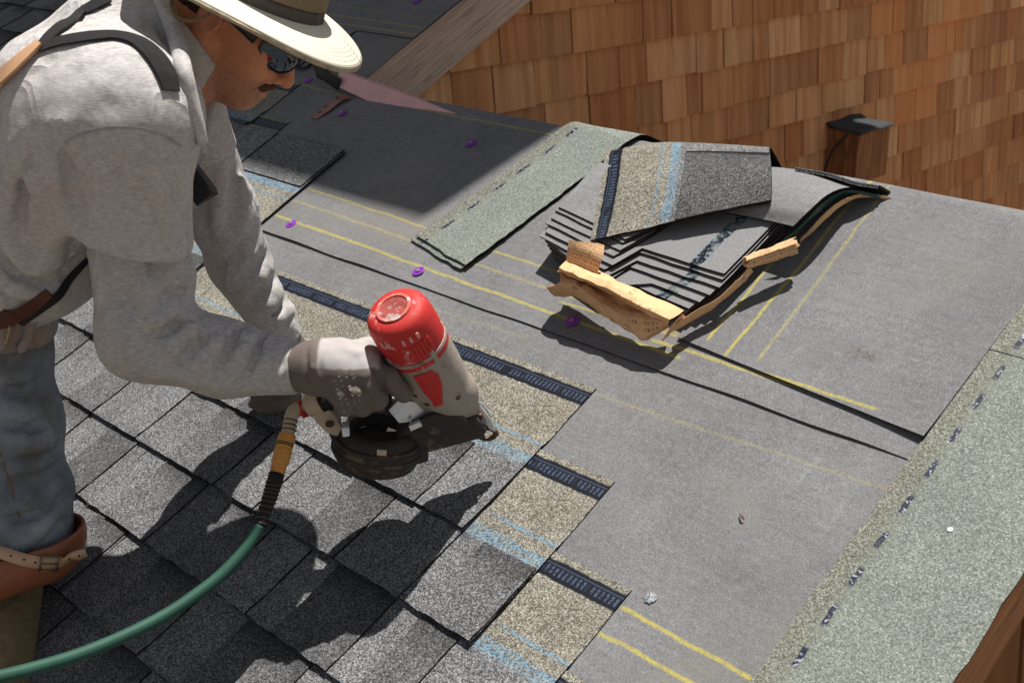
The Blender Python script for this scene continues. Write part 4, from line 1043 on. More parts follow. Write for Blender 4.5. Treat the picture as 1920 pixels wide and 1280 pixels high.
base = g.mix(1.0, (.60, .265, .14), g.math('MULTIPLY_ADD', n_, .45, .78), 'MULTIPLY')
base = g.mix(g.math('MULTIPLY', r_, .55), base, (.50, .17, .10))
base = g.mix(g.math('MULTIPLY', l_, .6), base, (.42, .15, .115))
st = g.math('MULTIPLY', b_, g.math('MULTIPLY_ADD', g.smooth(g.noise(c, 900.0, 2.0), .42, .62), .6, .25))
base = g.mix(st, base, (.16, .095, .07))
sp = g.smooth(g.voro(c, 120.0), .10, .04); base = g.mix(g.math('MULTIPLY', sp, .25), base, (.25, .09, .05))
g.col(base); g.b.inputs['Subsurface Weight'].default_value = .06; g.b.inputs['Subsurface Radius'].default_value = (.006, .002, .001)
g.bump(g.noise(c, 420.0, 3.0), .18, .001)
person = obj('person', Vh, Fh, g.m, smooth=True, attrs={'beard': beard, 'lips': lips, 'flush': red})
setp(person, 'roofer in grey shirt and wide brimmed hat kneeling bent over a nail gun', 'person')

# hair under the hat
HAIR = plain('dark_hair', (.050, .030, .020), .6, .3, bump=.8, bsc=700)
def hair_sdf(p):
    q = hloc(p); m = q.copy(); m[:, 1] = np.abs(m[:, 1])
    d = ell_(q, (-.014, 0, .040), (.100, .077, .090)) - .0015
    d = smax(d, (q[:, 0] - .004) * .8 - (q[:, 2] - .02) * .4, .008); d = smax(d, -(q[:, 2] + .020) - .3 * (q[:, 0] + .05), .006)
    d = smax(d, -ell_(m, (-.008, .078, .004), (.022, .012, .034)), .004)
    return d + .0010 * wav(p, 700, 1)
V, F = nets(hair_sdf, HC - .13, HC + .15, .004); obj('hair', V, F, HAIR, person, smooth=True)
def must_sdf(p):
    q = hloc(p); m = q.copy(); m[:, 1] = np.abs(m[:, 1])
    d = cap_(m, (.1065, .003, -.0475), (.099, .018, -.0515), .0070, .0078); d = smin(d, cap_(m, (.099, .018, -.0520), (.081, .033, -.0640), .0076, .0038), .004)
    return d + .0007 * wav(p, 1100, 3)
V, F = nets(must_sdf, hp(.095, 0, -.052) - .06, hp(.095, 0, -.052) + .06, .0017); obj('moustache', V, F, plain('moustache_hair', (.085, .045, .027), .7, .2, bump=.8, bsc=900), person, smooth=True)

# wraparound sunglasses
g = NG('mirror_lens', .06, .8); g.col((.075, .09, .11)); g.b.inputs['Metallic'].default_value = 1.0; LENS = g.m
BLK = plain('black_plastic', (.012, .012, .013), .35, .5)

def lens_pt(y, z): return hp(.1225 - 11.5 * y * y - 1.2 * (z - .005) ** 2 * 10, y, z)
lens_root = None
for sgn in (-1, 1):
    yy = np.linspace(.006, .068, 15); G = []; rim = []
    zl = np.interp(yy, [.006, .012, .026, .045, .060, .068], [.004, -.011, -.0205, -.0175, -.007, .003])
    zh = np.interp(yy, [.006, .012, .030, .055, .068], [.012, .020, .026, .024, .014])
    for t in np.linspace(0, 1, 9): G.append([lens_pt(sgn * y, a + (b - a) * t) for y, a, b in zip(yy, zl, zh)])
    V, F, M = slab(G, .0018 * sgn)
    ln = obj('sunglass_lens', V, F, LENS, person, smooth=True)
    loop = [G[0][j] for j in range(15)] + [G[i][-1] for i in range(1, 8)] + [G[-1][j] for j in range(14, -1, -1)] + [G[i][0] for i in range(7, -1, -1)]
    V, F = tube([p + nrm(p - HC) * .0004 for p in loop], .0013, 8, 1); obj('rim', V, F, BLK, ln, smooth=True)
    V, F = ribbon([hp(.060, sgn * .0705, .012), hp(.035, sgn * .079, .016), hp(.0, sgn * .083, .019)], [HL * sgn] * 3, [.0075, .0055, .0035], .0025)
    obj('temple', V, F, BLK, ln, smooth=True)
V, F = tube([lens_pt(-.009, .012), lens_pt(0, .016), lens_pt(.009, .012)], .0035, 8); obj('nose_bridge', V, F, BLK, person, smooth=True)

# wide brimmed hat
BO, BF, BL, BU = [arr(k) for k in ((-0.3115, -0.0903, 0.7696), (0.6361, 0.6313, -0.4437), (-0.6885, 0.7239, 0.0428), (0.3482, 0.2783, 0.8951))]
g = NG('cream_cotton', .9, .15); c = g.coord(); rd = g.attr('rad').outputs['Fac']
wv = g.math('FRACT', g.math('MULTIPLY', rd, 13.0)); ln = g.band(wv, .42, .58, .06)
base = g.mix(1.0, (.74, .70, .58), g.math('MULTIPLY_ADD', g.noise(c, 400.0, 3.0), .3, .84), 'MULTIPLY')
base = g.mix(g.math('MULTIPLY', g.smooth(g.noise(c, 9.0, 5.0, .6), .5, .75), .35), base, (.52, .46, .36))
base = g.mix(g.math('MULTIPLY', ln, .35), base, (.55, .50, .40))
sp = g.smooth(g.voro(c, 90.0), .05, .02); base = g.mix(g.math('MULTIPLY', sp, .6), base, (.12, .09, .07))
g.col(base); g.bump(g.math('SUBTRACT', 1.0, ln), .5, .0012); CREAM = g.m
TAN = cloth_material('brown_hat_cloth', (.21, .155, .105), .35, 900, .3)
BAND = cloth_material('grey_hat_band', (.105, .088, .078), .3, 900, .3)
def bp(x, y, z): return BO + BF * x + BL * y + BU * z
hat = None
n = 96; G = []; RAD = []
for i, t in enumerate(np.linspace(0, 1, 16)):
    row = []
    for k in range(n + 1):
        th = 2 * math.pi * k / n; a = .096 + (.172 - .096) * t; b = .080 + (.156 - .080) * t
        x, y = a * math.cos(th), b * math.sin(th)
        z = -.026 * t * t * math.cos(th) ** 2 * (1 if math.cos(th) > 0 else .4) - .004 * t ** 1.5 * math.sin(th) ** 2 + .0025 * t * math.sin(th * 3 + .8) - .004 * t
        row.append(bp(x, y, z)); RAD.append(t)
    G.append(row)
V, F, M = slab(G, .0035)
V2, F2, M2 = slab(G, .0035); sgn_ = 1
hat = obj('hat_brim', V, F, CREAM, person, smooth=True, attrs={'rad': np.array(RAD + RAD)})
V, F = tube([g_ - BU * .0015 for g_ in [G[-1][k] for k in range(0, n + 1, 2)]], .0032, 8, 1); obj('brim_edge', V, F, cloth_material('brim_binding', (.40, .34, .24), .3), hat, smooth=True)
def ring(z0, z1, a0, b0, a1, b1, m=96, rows=4, wob=.0):
    G = []
    for t in np.linspace(0, 1, rows):
        G.append([bp((a0 + (a1 - a0) * t) * math.cos(2 * math.pi * k / m), (b0 + (b1 - b0) * t) * math.sin(2 * math.pi * k / m) , z0 + (z1 - z0) * t + wob * math.sin(k * .9) * (t > .5)) for k in range(m + 1)])
    return G
prof_ = [(.0, .098, .082), (.02, .0975, .0815), (.06, .094, .079), (.095, .088, .074), (.112, .076, .064), (.120, .055, .045), (.118, .02, .016)]
G = []
for (z, a, b) in prof_: G.append([bp(a * math.cos(2 * math.pi * k / 72), b * math.sin(2 * math.pi * k / 72), z) for k in range(73)])
V, F, M = slab(G, .002); obj('hat_crown', V, F, TAN, hat, smooth=True)
V, F, M = slab(ring(.001, .0195, .1045, .0885, .1005, .0845), .0025); obj('hat_band', V, F, BAND, hat, smooth=True)
V, F, M = slab(ring(.020, .052, .1015, .0855, .0975, .0822), .0025); obj('hat_band', V, F, cloth_material('olive_hat_band', (.20, .155, .10), .3, 900, .3), hat, smooth=True)
V, F, M = slab(ring(.0525, .092, .0968, .0815, .0895, .0755), .0025); obj('hat_band', V, F, cloth_material('dark_brown_mesh', (.055, .030, .020), .4, 700, .3), hat, smooth=True)
V, F = tube([(-0.3566, -0.1903, 0.7674), (-0.3413, -0.2007, 0.7568), (-0.3232, -0.2039, 0.7459), (-0.3078, -0.1984, 0.7417), (-0.2981, -0.1879, 0.7429), (-0.2890, -0.1748, 0.7501)], .0027, 10); obj('chin_cord', V, F, cloth_material('brown_cord', (.24, .16, .10), .5, 1500, .2), hat, smooth=True)

# ---- shirt: short sleeved over long sleeved
def snap(p, f, off=.002):
    """drop a point onto a soft surface from outside along the line of sight of the wearer's upper side"""
    p = arr(p); d = nrm(p - camv); t = np.linspace(-.35, .30, 700); X = p + t[:, None] * d; v = f(X)
    i = np.argmax(v < 0)
    if v[i] >= 0: i = 350
    x = X[i]; e = .004; gr = np.array([f(x[None] + e * np.eye(3)[k])[0] - f(x[None] - e * np.eye(3)[k])[0] for k in range(3)]); gr = nrm(gr)
    return x + gr * off, gr

class Folds:
    """soft cloth folds: ridges and troughs drawn along the surface of a base shape"""
    def __init__(s, base, items):
        s.L = []
        for (pts, w, amp) in items:
            Q = [snap(p, base, 0)[0] for p in pts]
            for i in range(len(Q) - 1): s.L.append((Q[i], Q[i + 1], w, amp, i == 0, i == len(Q) - 2))
    def __call__(s, p):
        t_ = np.zeros(len(p))
        for (a, b, w, amp, first, last) in s.L:
            ba = b - a; L2 = ba @ ba
            if L2 < 1e-10: continue
            near = ((p - (a + b) / 2) ** 2).sum(1) < (math.sqrt(L2) / 2 + 3 * w) ** 2
            if not near.any(): continue
            x = p[near]; t = ((x - a) @ ba) / L2; tc = np.clip(t, 0, 1)
            d2 = ((x - a - tc[:, None] * ba) ** 2).sum(1)
            e = np.exp(-d2 / (w * w))
            if first: e = e * (.25 + .75 * np.clip(tc * 2.2, 0, 1))
            if last: e = e * (.25 + .75 * np.clip((1 - tc) * 2.2, 0, 1))
            t_[near] += e * amp
        return t_
SHIRT = cloth_material('grey_shirt', (.45, .43, .428), .75, 900.0, .22, ((.36, .31, .28), .35))
TEE = cloth_material('grey_tee', (.475, .455, .455), .72, 1000.0, .20, ((.40, .35, .33), .3))
def ridge(d, p, a, b, ra, rb, k): return smin(d, cap_(p, a, b, ra, rb), k)
def crease(d, p, a, b, ra, rb, k): return smax(d, -cap_(p, a, b, ra, rb), k)
COLN = nrm(hp(-.022, 0, -.035) - NB)
def torso_core(p):
    d = cap_(p, (-0.6553, -0.4280, 0.3223), (-0.5332, -0.3683, 0.4679), .115, .116)
    d = smin(d, cap_(p, (-0.7526, -0.3876, 0.3241), (-0.6130, -0.3164, 0.4587), .112, .114), .08)
    d = smin(d, cap_(p, (-0.5332, -0.3683, 0.4679), (-0.3948, -0.3148, 0.6143), .116, .110), .07)
    d = smin(d, cap_(p, (-0.6130, -0.3164, 0.4587), (-0.5072, -0.2410, 0.5802), .114, .100), .07)
    d = smin(d, cap_(p, (-0.3929, -0.3152, 0.6183), (-0.3684, -0.2639, 0.6576), .108, .080), .06)
    d = smin(d, cap_(p, (-0.5092, -0.2389, 0.5875), (-0.4681, -0.1664, 0.6567), .098, .070), .06)
    d = smin(d, cap_(p, (-0.5452, -0.2748, 0.6152), (-0.4745, -0.2016, 0.6868), .105, .085), .06)
    d = smin(d, cap_(p, (-0.4745, -0.2016, 0.6868), (-0.4440, -0.1756, 0.7056), .085, .070), .05)
    return d
def tee_base(p):
    d = torso_core(p)
    d = smin(d, ell_(p, (-0.5026, -0.3779, 0.3960), (.078, .078, .06)), .07)
    d = smin(d, ell_(p, (-0.4738, -0.3215, 0.4313), (.052, .052, .05)), .06)
    s = cap_(p, (-0.2855, -0.3172, 0.6233), (-0.3283, -0.3089, 0.4649), .0790, .0850)
    s = smin(s, cap_(p, (-0.2887, -0.3147, 0.6281), (-0.3271, -0.3209, 0.6315), .082, .086), .04)
    hn = nrm(arr((-0.3317, -0.3102, 0.4415)) - arr((-0.3148, -0.2997, 0.6335)))
    hn2 = nrm(hn - .23 * arr((0.7076, 0.7066, -0.0086)))
    s = smax(s, plane_(p, (-0.3182, -0.3178, 0.4636), hn2), .0025)
    s = smax(s, -smax(cap_(p, (-0.3325, -0.2990, 0.5444), (-0.3302, -0.3144, 0.4042), .0725, .0695), -plane_(p, arr((-0.3182, -0.3178, 0.4636)) - hn * .03, hn), .004), .0015)
    d = smin(d, s, .045)
    d = smin(d, cap_(p, (-0.3614, -0.3410, 0.6298), (-0.2942, -0.3039, 0.6355), .078, .080), .05)
    d = smin(d, cap_(p, (-0.4512, -0.3989, 0.5573), (-0.3757, -0.3342, 0.6269), .078, .088), .06)
    t = smin(cap_(p, (-0.4764, -0.1282, 0.6037), (-0.4779, -0.1067, 0.5226), .063, .062), cap_(p, (-0.4658, -0.1711, 0.6304), (-0.4764, -0.1282, 0.6037), .064, .063), .02)
    hl = nrm(arr((-0.4756, -0.1043, 0.5226)) - arr((-0.4729, -0.1298, 0.6083)))
    t = smax(t, plane_(p, (-0.4744, -0.1016, 0.5198), hl), .003)
    return smin(d, t, .03)
TF = Folds(tee_base, [
    ([(-0.3495, -0.3647, 0.6209), (-0.3597, -0.3815, 0.5548), (-0.3642, -0.3855, 0.4742)], 0.0144, 0.0139), ([(-0.3497, -0.3746, 0.6035), (-0.3517, -0.3735, 0.5547), (-0.3508, -0.3684, 0.4807)], 0.0090, -0.0190),
    ([(-0.3649, -0.3818, 0.6179), (-0.3788, -0.4043, 0.5485), (-0.4024, -0.4138, 0.4650)], 0.0153, 0.0153), ([(-0.3696, -0.3919, 0.6083), (-0.4074, -0.4089, 0.5371), (-0.4358, -0.4162, 0.4662)], 0.0108, -0.0153),
    ([(-0.4074, -0.3998, 0.6076), (-0.4422, -0.4160, 0.5323), (-0.4718, -0.4250, 0.4607)], 0.0144, 0.0153), ([(-0.4357, -0.4185, 0.5705), (-0.4893, -0.4271, 0.4883)], 0.0126, -0.0128),
    ([(-0.3671, -0.3872, 0.5036), (-0.3997, -0.3916, 0.4454), (-0.4275, -0.4115, 0.4054)], 0.0144, 0.0153),
    ([(-0.4735, -0.4382, 0.4402), (-0.4553, -0.4228, 0.4080), (-0.4267, -0.4012, 0.3952), (-0.4062, -0.3753, 0.4046), (-0.3923, -0.3468, 0.4306)], 0.0081, -0.0281), ([(-0.4678, -0.4441, 0.4196), (-0.4500, -0.4284, 0.3886), (-0.4204, -0.4034, 0.3800), (-0.3979, -0.3732, 0.3935)], 0.0126, 0.0204),
    ([(-0.4658, -0.4248, 0.4504), (-0.4374, -0.4118, 0.4226), (-0.4103, -0.3867, 0.4189)], 0.0126, 0.0179), ([(-0.4551, -0.4468, 0.3920), (-0.4432, -0.4179, 0.3679)], 0.0090, -0.0153),
    ([(-0.2817, -0.3672, 0.6035), (-0.2801, -0.3645, 0.5511), (-0.2680, -0.3674, 0.4972)], .014, 0.0060), ([(-0.2486, -0.3430, 0.5874), (-0.2450, -0.3366, 0.5380), (-0.2295, -0.3326, 0.4903)], .012, -0.0035),
    ([(-0.2304, -0.3178, 0.5997), (-0.2249, -0.3130, 0.5441), (-0.2101, -0.3150, 0.4869)], .013, 0.0060), ([(-0.2167, -0.3077, 0.5933), (-0.2110, -0.3027, 0.5376), (-0.2026, -0.3058, 0.4900)], .009, -0.0035), ([(-0.2876, -0.3855, 0.5816), (-0.2859, -0.3882, 0.5194)], .009, -0.0035),
    ([(-0.2599, -0.3508, 0.5938), (-0.2593, -0.3545, 0.5318)], .008, -0.0035), ([(-0.2955, -0.3969, 0.5754), (-0.3064, -0.3973, 0.5944), (-0.3189, -0.4015, 0.5548), (-0.3193, -0.3862, 0.5284)], .005, -0.0051),
    ([(-0.3404, -0.3711, 0.6473), (-0.3182, -0.3346, 0.6725), (-0.2908, -0.3037, 0.6785)], .02, 0.0015), ([(-0.3197, -0.3629, 0.6248), (-0.2857, -0.3288, 0.6518), (-0.2583, -0.3032, 0.6483)], .014, -0.0012), ([(-0.4260, -0.3854, 0.6665), (-0.4083, -0.3531, 0.6924), (-0.3820, -0.3195, 0.7051)], .012, -0.0015),
    ([(-0.2952, -0.4024, 0.5106), (-0.2616, -0.3739, 0.5013), (-0.2244, -0.3433, 0.4894), (-0.1867, -0.3113, 0.4787)], .002, -0.0006),
    ([(-0.3923, -0.1918, 0.7336), (-0.3551, -0.2027, 0.7020), (-0.3261, -0.2108, 0.6629)], .008, -0.0068), ([(-0.3730, -0.1947, 0.7211), (-0.3408, -0.1997, 0.6816), (-0.3210, -0.2066, 0.6340)], .007, 0.0068)])
def tee_sdf(p):
    d = tee_base(p) - TF(p)
    d = smax(d, -cap_(p, NB - COLN * .05, NB + COLN * .30, .062, .066), .010)
    d = smax(d, -cap_(p, NB + HF * .07 - COLN * .02, (-0.3328, -0.1851, 0.5847), .020, .006), .008)
    ax = (p - NB) @ COLN; rad = np.linalg.norm(p - NB - ax[:, None] * COLN, axis=1)
    col = np.maximum(np.abs(rad - .0705 - .10 * np.maximum(0, ax)) - .0062, np.abs(ax - .022) - .030)
    col = smax(col, np.minimum((p - NB) @ HF - .045, .034 - np.abs((p - NB) @ HL)), .006)
    d = smin(d, col, .010)
    d = smin(d, cap_(p, NB + HF * .060 + HL * -.052 + COLN * .012, (-0.3186, -0.2091, 0.5979), .009, .007), .016)
    d = smin(d, cap_(p, (-0.3186, -0.2091, 0.5979), (-0.3199, -0.1901, 0.5663), .007, .006), .012)
    d = smin(d, cap_(p, NB + HF * .066 + HL * .040 + COLN * .010, (-0.3373, -0.1733, 0.5731), .009, .007), .016)
    f = wav(p, 24, 1) * .0030 + np.abs(wav(p * np.array([1, 1, .4]), 40, 5)) * -.0022 + wav(p, 85, 3) * .0006
    return d + f
lo = np.min([arr((-0.6496, -0.4425, 0.2048)), arr((-0.1533, -0.3992, 0.4797)), arr((-0.4860, -0.0465, 0.4812)), arr((-0.5366, -0.2974, 0.8038))], 0) - .17; hi = np.max([arr((-0.8680, -0.2817, 0.6104)), arr((-0.5227, -0.0082, 0.6151)), arr((-0.4396, -0.1428, 0.7697)), arr((-0.1699, -0.3818, 0.5404))], 0) + .15
V, F = nets(tee_sdf, lo, hi, .0048)
shirt = obj('tee_shirt', V, F, TEE, person, smooth=True)

# right long sleeve
def rs_base(p):
    e = (-0.3207, -0.3096, 0.3198)
    d = cap_(p, (-0.3429, -0.2939, 0.5043), e, .0670, .0615)
    d = smin(d, cap_(p, e, (-0.2451, -0.2331, 0.2828), .0615, .0535), .030)
    d = smin(d, cap_(p, (-0.2451, -0.2331, 0.2828), (-0.1579, -0.1713, 0.2746), .0535, .0385), .02)
    d = smin(d, ell_(p, (-0.2958, -0.2714, 0.4056), (.032, .032, .038)), .03)
    return smax(d, plane_(p, (-0.1526, -0.1660, 0.2746), nrm(arr((-0.1579, -0.1713, 0.2746)) - arr((-0.2451, -0.2331, 0.2828)))), .006)
RF = Folds(rs_base, [
    ([(-0.2353, -0.2838, 0.3975), (-0.2440, -0.3058, 0.4010), (-0.2424, -0.3257, 0.3898)], 0.0059, -0.0076), ([(-0.2396, -0.2813, 0.4095), (-0.2430, -0.2944, 0.4196), (-0.2429, -0.2984, 0.4393)], 0.0090, 0.0063), ([(-0.2374, -0.2941, 0.3828), (-0.2436, -0.3248, 0.3664), (-0.2530, -0.3497, 0.3662)], 0.0099, 0.0076),
    ([(-0.2291, -0.2733, 0.3779), (-0.2265, -0.3115, 0.3595), (-0.2399, -0.3470, 0.3475)], 0.0072, -0.0175), ([(-0.2174, -0.2646, 0.3723), (-0.2136, -0.3023, 0.3527), (-0.2240, -0.3408, 0.3301)], 0.0099, 0.0156), ([(-0.2041, -0.2544, 0.3668), (-0.1967, -0.2930, 0.3392), (-0.2053, -0.3295, 0.3167)], 0.0067, -0.0156),
    ([(-0.1908, -0.2441, 0.3612), (-0.1904, -0.2754, 0.3321), (-0.2022, -0.3048, 0.3008)], 0.0099, 0.0138), ([(-0.1884, -0.2323, 0.3509), (-0.1767, -0.2636, 0.3286), (-0.1828, -0.2885, 0.2952)], 0.0063, -0.0138), ([(-0.1754, -0.2216, 0.3466), (-0.1697, -0.2473, 0.3179), (-0.1729, -0.2712, 0.2810)], 0.0090, 0.0138),
    ([(-0.1632, -0.2132, 0.3397), (-0.1565, -0.2359, 0.3144), (-0.1585, -0.2569, 0.2808)], 0.0059, -0.0117), ([(-0.1511, -0.2027, 0.3369), (-0.1497, -0.2199, 0.3037), (-0.1508, -0.2389, 0.2719)], 0.0081, 0.0040), ([(-0.1481, -0.1919, 0.3236), (-0.1379, -0.2101, 0.3002), (-0.1383, -0.2287, 0.2677)], 0.0054, -0.0030), ([(-0.1389, -0.1834, 0.3221), (-0.1247, -0.2007, 0.2933), (-0.1283, -0.2084, 0.2587)], 0.0072, 0.0010),
    ([(-0.2718, -0.3680, 0.3402), (-0.2253, -0.3439, 0.2997), (-0.1782, -0.2933, 0.2784)], 0.0126, 0.0059), ([(-0.2840, -0.3608, 0.4560), (-0.2775, -0.3571, 0.3968), (-0.2602, -0.3546, 0.3702)], 0.0117, -0.0078), ([(-0.2678, -0.3473, 0.4784), (-0.2579, -0.3398, 0.4197), (-0.2472, -0.3269, 0.3965)], 0.0108, 0.0038),
    ([(-0.2509, -0.3241, 0.4621), (-0.2407, -0.3189, 0.4261)], 0.0090, -0.0117), ([(-0.3007, -0.3739, 0.4627), (-0.2967, -0.3762, 0.3971), (-0.2744, -0.3705, 0.3402)], 0.0126, 0.0078), ([(-0.2336, -0.3014, 0.4717), (-0.2379, -0.2953, 0.4360)], 0.0072, 0.0098)])
def rs_sdf(p): return rs_base(p) - RF(p) + wav(p, 34, 2) * .0018 + wav(p, 90, 6) * .0007
lo = np.min([arr((-0.3429, -0.2939, 0.5043)), arr((-0.3087, -0.3231, 0.2687)), arr((-0.1526, -0.1660, 0.2746))], 0) - .10; hi = np.max([arr((-0.3429, -0.2939, 0.5043)), arr((-0.2963, -0.3221, 0.3299)), arr((-0.1526, -0.1660, 0.2746))], 0) + .10
V, F = nets(rs_sdf, lo, hi, .0034); obj('sleeve', V, F, SHIRT, person, smooth=True)

# left long sleeve
def ls_base(p):
    d = cap_(p, (-0.4801, -0.1191, 0.5858), (-0.5020, -0.0613, 0.4155), .058, .0545)
    d = smin(d, cap_(p, (-0.5087, -0.0544, 0.4128), (-0.5183, -0.0257, 0.3181), .0545, .0500), .03)
    d = smin(d, cap_(p, (-0.5183, -0.0257, 0.3181), (-0.5035, 0.0218, 0.1996), .0500, .0400), .02)
    d = smin(d, cap_(p, (-0.5035, 0.0218, 0.1996), (-0.4974, 0.0347, 0.1710), .0385, .0335), .012)
    return smax(d, plane_(p, (-0.4953, 0.0370, 0.1630), nrm(arr((-0.4974, 0.0347, 0.1710)) - arr((-0.5126, -0.0011, 0.2567)))), .006)
LF = Folds(ls_base, [
    ([(-0.4620, 0.0141, 0.2745), (-0.4673, -0.0061, 0.2482), (-0.4925, -0.0309, 0.2217)], 0.0108, 0.0228), ([(-0.4600, 0.0219, 0.2579), (-0.4574, -0.0036, 0.2348), (-0.4871, -0.0340, 0.2067)], 0.0054, -0.0192), ([(-0.4554, 0.0310, 0.2385), (-0.4600, 0.0024, 0.2230), (-0.4838, -0.0147, 0.2080)], 0.0090, 0.0210), ([(-0.4581, 0.0335, 0.2208), (-0.4695, 0.0128, 0.2042)], 0.0045, -0.0105),
    ([(-0.4448, -0.0406, 0.4179), (-0.4389, -0.0616, 0.3971), (-0.4629, -0.0830, 0.3749)], 0.0090, 0.0123), ([(-0.4405, -0.0337, 0.3953), (-0.4483, -0.0527, 0.3756), (-0.4683, -0.0724, 0.3491)], 0.0063, -0.0123), ([(-0.4396, -0.0281, 0.3765), (-0.4534, -0.0418, 0.3498), (-0.4693, -0.0688, 0.3300)], 0.0090, 0.0123), ([(-0.4432, -0.0159, 0.3506), (-0.4505, -0.0358, 0.3282), (-0.4723, -0.0540, 0.3076)], 0.0063, -0.0105),
    ([(-0.4421, -0.0102, 0.3313), (-0.4559, -0.0242, 0.3041), (-0.4802, -0.0465, 0.2807)], 0.0090, 0.0123), ([(-0.4559, 0.0049, 0.3016), (-0.4615, -0.0122, 0.2812), (-0.4848, -0.0359, 0.2535)], 0.0063, -0.0105), ([(-0.4357, -0.0570, 0.5083), (-0.4329, -0.0524, 0.4570), (-0.4465, -0.0511, 0.4022)], 0.0099, 0.0105), ([(-0.4438, -0.0651, 0.5084), (-0.4438, -0.0676, 0.4494), (-0.4623, -0.0713, 0.3945)], 0.0090, -0.0105),
    ([(-0.4475, -0.0827, 0.5108), (-0.4615, -0.0853, 0.4497), (-0.4803, -0.0893, 0.3947)], 0.0108, 0.0105), ([(-0.4673, -0.1015, 0.4857), (-0.4815, -0.1046, 0.4239), (-0.4853, -0.0941, 0.3682)], 0.0108, -0.0070)])
def ls_sdf(p): return ls_base(p) - LF(p) + wav(p, 40, 7) * .0018 + wav(p, 95, 3) * .0008
lo = np.min([arr((-0.4777, -0.0941, 0.5988)), arr((-0.4953, 0.0370, 0.1630)), arr((-0.5087, -0.0544, 0.4128))], 0) - .09; hi = np.max([arr((-0.4777, -0.0941, 0.5988)), arr((-0.4953, 0.0370, 0.1630)), arr((-0.5087, -0.0544, 0.4128))], 0) + .09
V, F = nets(ls_sdf, lo, hi, .0038); obj('sleeve', V, F, SHIRT, person, smooth=True)

# suspenders lying on the shirt
WEB = cloth_material('black_webbing', (.020, .019, .020), .5, 1400, .1)
LEA = plain('natural_leather', (.52, .30, .17), .55, .35, bump=.3, bsc=300)
def strap(name, pts, wid, mat, f=tee_sdf, th=.0022, off=.003, m=5):
    Q = [snap(p, f, off) for p in pts]; V, F = ribbon([q_[0] for q_ in Q], [q_[1] for q_ in Q], wid, th, m); return obj(name, V, F, mat, person, auto=40)
strap('suspender', [(-0.4497, -0.3417, 0.7052), (-0.4171, -0.3343, 0.7145), (-0.3911, -0.3201, 0.7202), (-0.3721, -0.2993, 0.7233), (-0.3523, -0.2792, 0.7237), (-0.3314, -0.2623, 0.7162), (-0.3118, -0.2523, 0.6990), (-0.3052, -0.2432, 0.6763), (-0.3035, -0.2391, 0.6534)], [.008, .009, .0105, .012, .013, .0145, .016, .016, .013], WEB)
strap('suspender', [(-0.4589, -0.3359, 0.7050), (-0.4620, -0.3154, 0.7197), (-0.4627, -0.2941, 0.7318), (-0.4628, -0.2729, 0.7426), (-0.4610, -0.2504, 0.7523), (-0.4495, -0.2335, 0.7617)], [.008, .010, .011, .0115, .0115, .011], WEB)
skin_or_shirt = lambda p: np.minimum(tee_sdf(p), head_sdf(p))
Q = [snap(p, skin_or_shirt, 0) for p in ((-0.3718, -0.1966, 0.7697), (-0.3513, -0.2021, 0.7505), (-0.3290, -0.2085, 0.7263), (-0.3161, -0.2106, 0.6996), (-0.3046, -0.2133, 0.6742), (-0.3023, -0.2106, 0.6477), (-0.3005, -0.2071, 0.6235), (-0.2988, -0.2035, 0.5999), (-0.2984, -0.2005, 0.5773))]
dd = np.array([np.linalg.norm(q_[0] - camv) for q_ in Q]); dm = np.array([dd[max(0, i - 1):i + 2].min() for i in range(len(dd))]); dm = np.convolve(np.r_[dm[0], dm, dm[-1]], [.25, .5, .25], 'valid') - .004
pts = [camv + nrm(q_[0] - camv) * d_ for q_, d_ in zip(Q, dm)]; nn_ = nrm(sum(q_[1] for q_ in Q))
V, F = tube([p - nrm(camv - p) * .006 for p in pts], [.012, .0125, .012, .0115, .011, .0105, .0095, .0085, .007], 14, 6); obj('collar', V, F, TEE, person, smooth=True)
strap('shoulder_seam', [(-0.3467, -0.3737, 0.5996), (-0.3207, -0.3718, 0.6108), (-0.3029, -0.3652, 0.6179), (-0.2839, -0.3581, 0.6236), (-0.2640, -0.3512, 0.6274), (-0.2513, -0.3382, 0.6279), (-0.2376, -0.3252, 0.6265), (-0.2262, -0.3157, 0.6232), (-0.2246, -0.3024, 0.6166), (-0.2132, -0.2946, 0.6102), (-0.2127, -0.2837, 0.6016)], .0013, cloth_material('seam_thread', (.36, .335, .33), .4), tee_sdf, .0008, .0006)
strap('leather_tab', [(-0.4535, -0.3365, 0.7078), (-0.4649, -0.3463, 0.6971), (-0.4725, -0.3614, 0.6838), (-0.4902, -0.3720, 0.6696), (-0.4993, -0.3898, 0.6542)], [.0065, .008, .010, .011, .011], LEA, off=.006, th=.004)

# shirt tail, belt and trousers
def tail_sdf(p):
    d = cap_(p, (-0.5527, -0.4310, 0.3234), (-0.5507, -0.3867, 0.3035), .080, .045); d = smin(d, cap_(p, (-0.5577, -0.3767, 0.3203), (-0.5524, -0.3604, 0.2855), .028, .020), .03)
    d = smin(d, cap_(p, (-0.5950, -0.2838, 0.3353), (-0.6001, -0.2399, 0.3412), .030, .040), .03)
    d = smax(d, plane_(p, (-0.4973, -0.4312, 0.2782), nrm(arr((-0.4973, -0.4312, 0.2782)) - arr((-0.5207, -0.4135, 0.3516)))), .005)
    for a, b in (((-0.4688, -0.4042, 0.3295), (-0.4784, -0.4225, 0.2868)), ((-0.5023, -0.3674, 0.3192), (-0.5060, -0.3785, 0.2790)), ((-0.4672, -0.4423, 0.3403), (-0.4725, -0.4540, 0.3017))): d = smin(d, cap_(p, a, b, .008, .006), .018)
    return d + wav(p, 50, 2) * .003
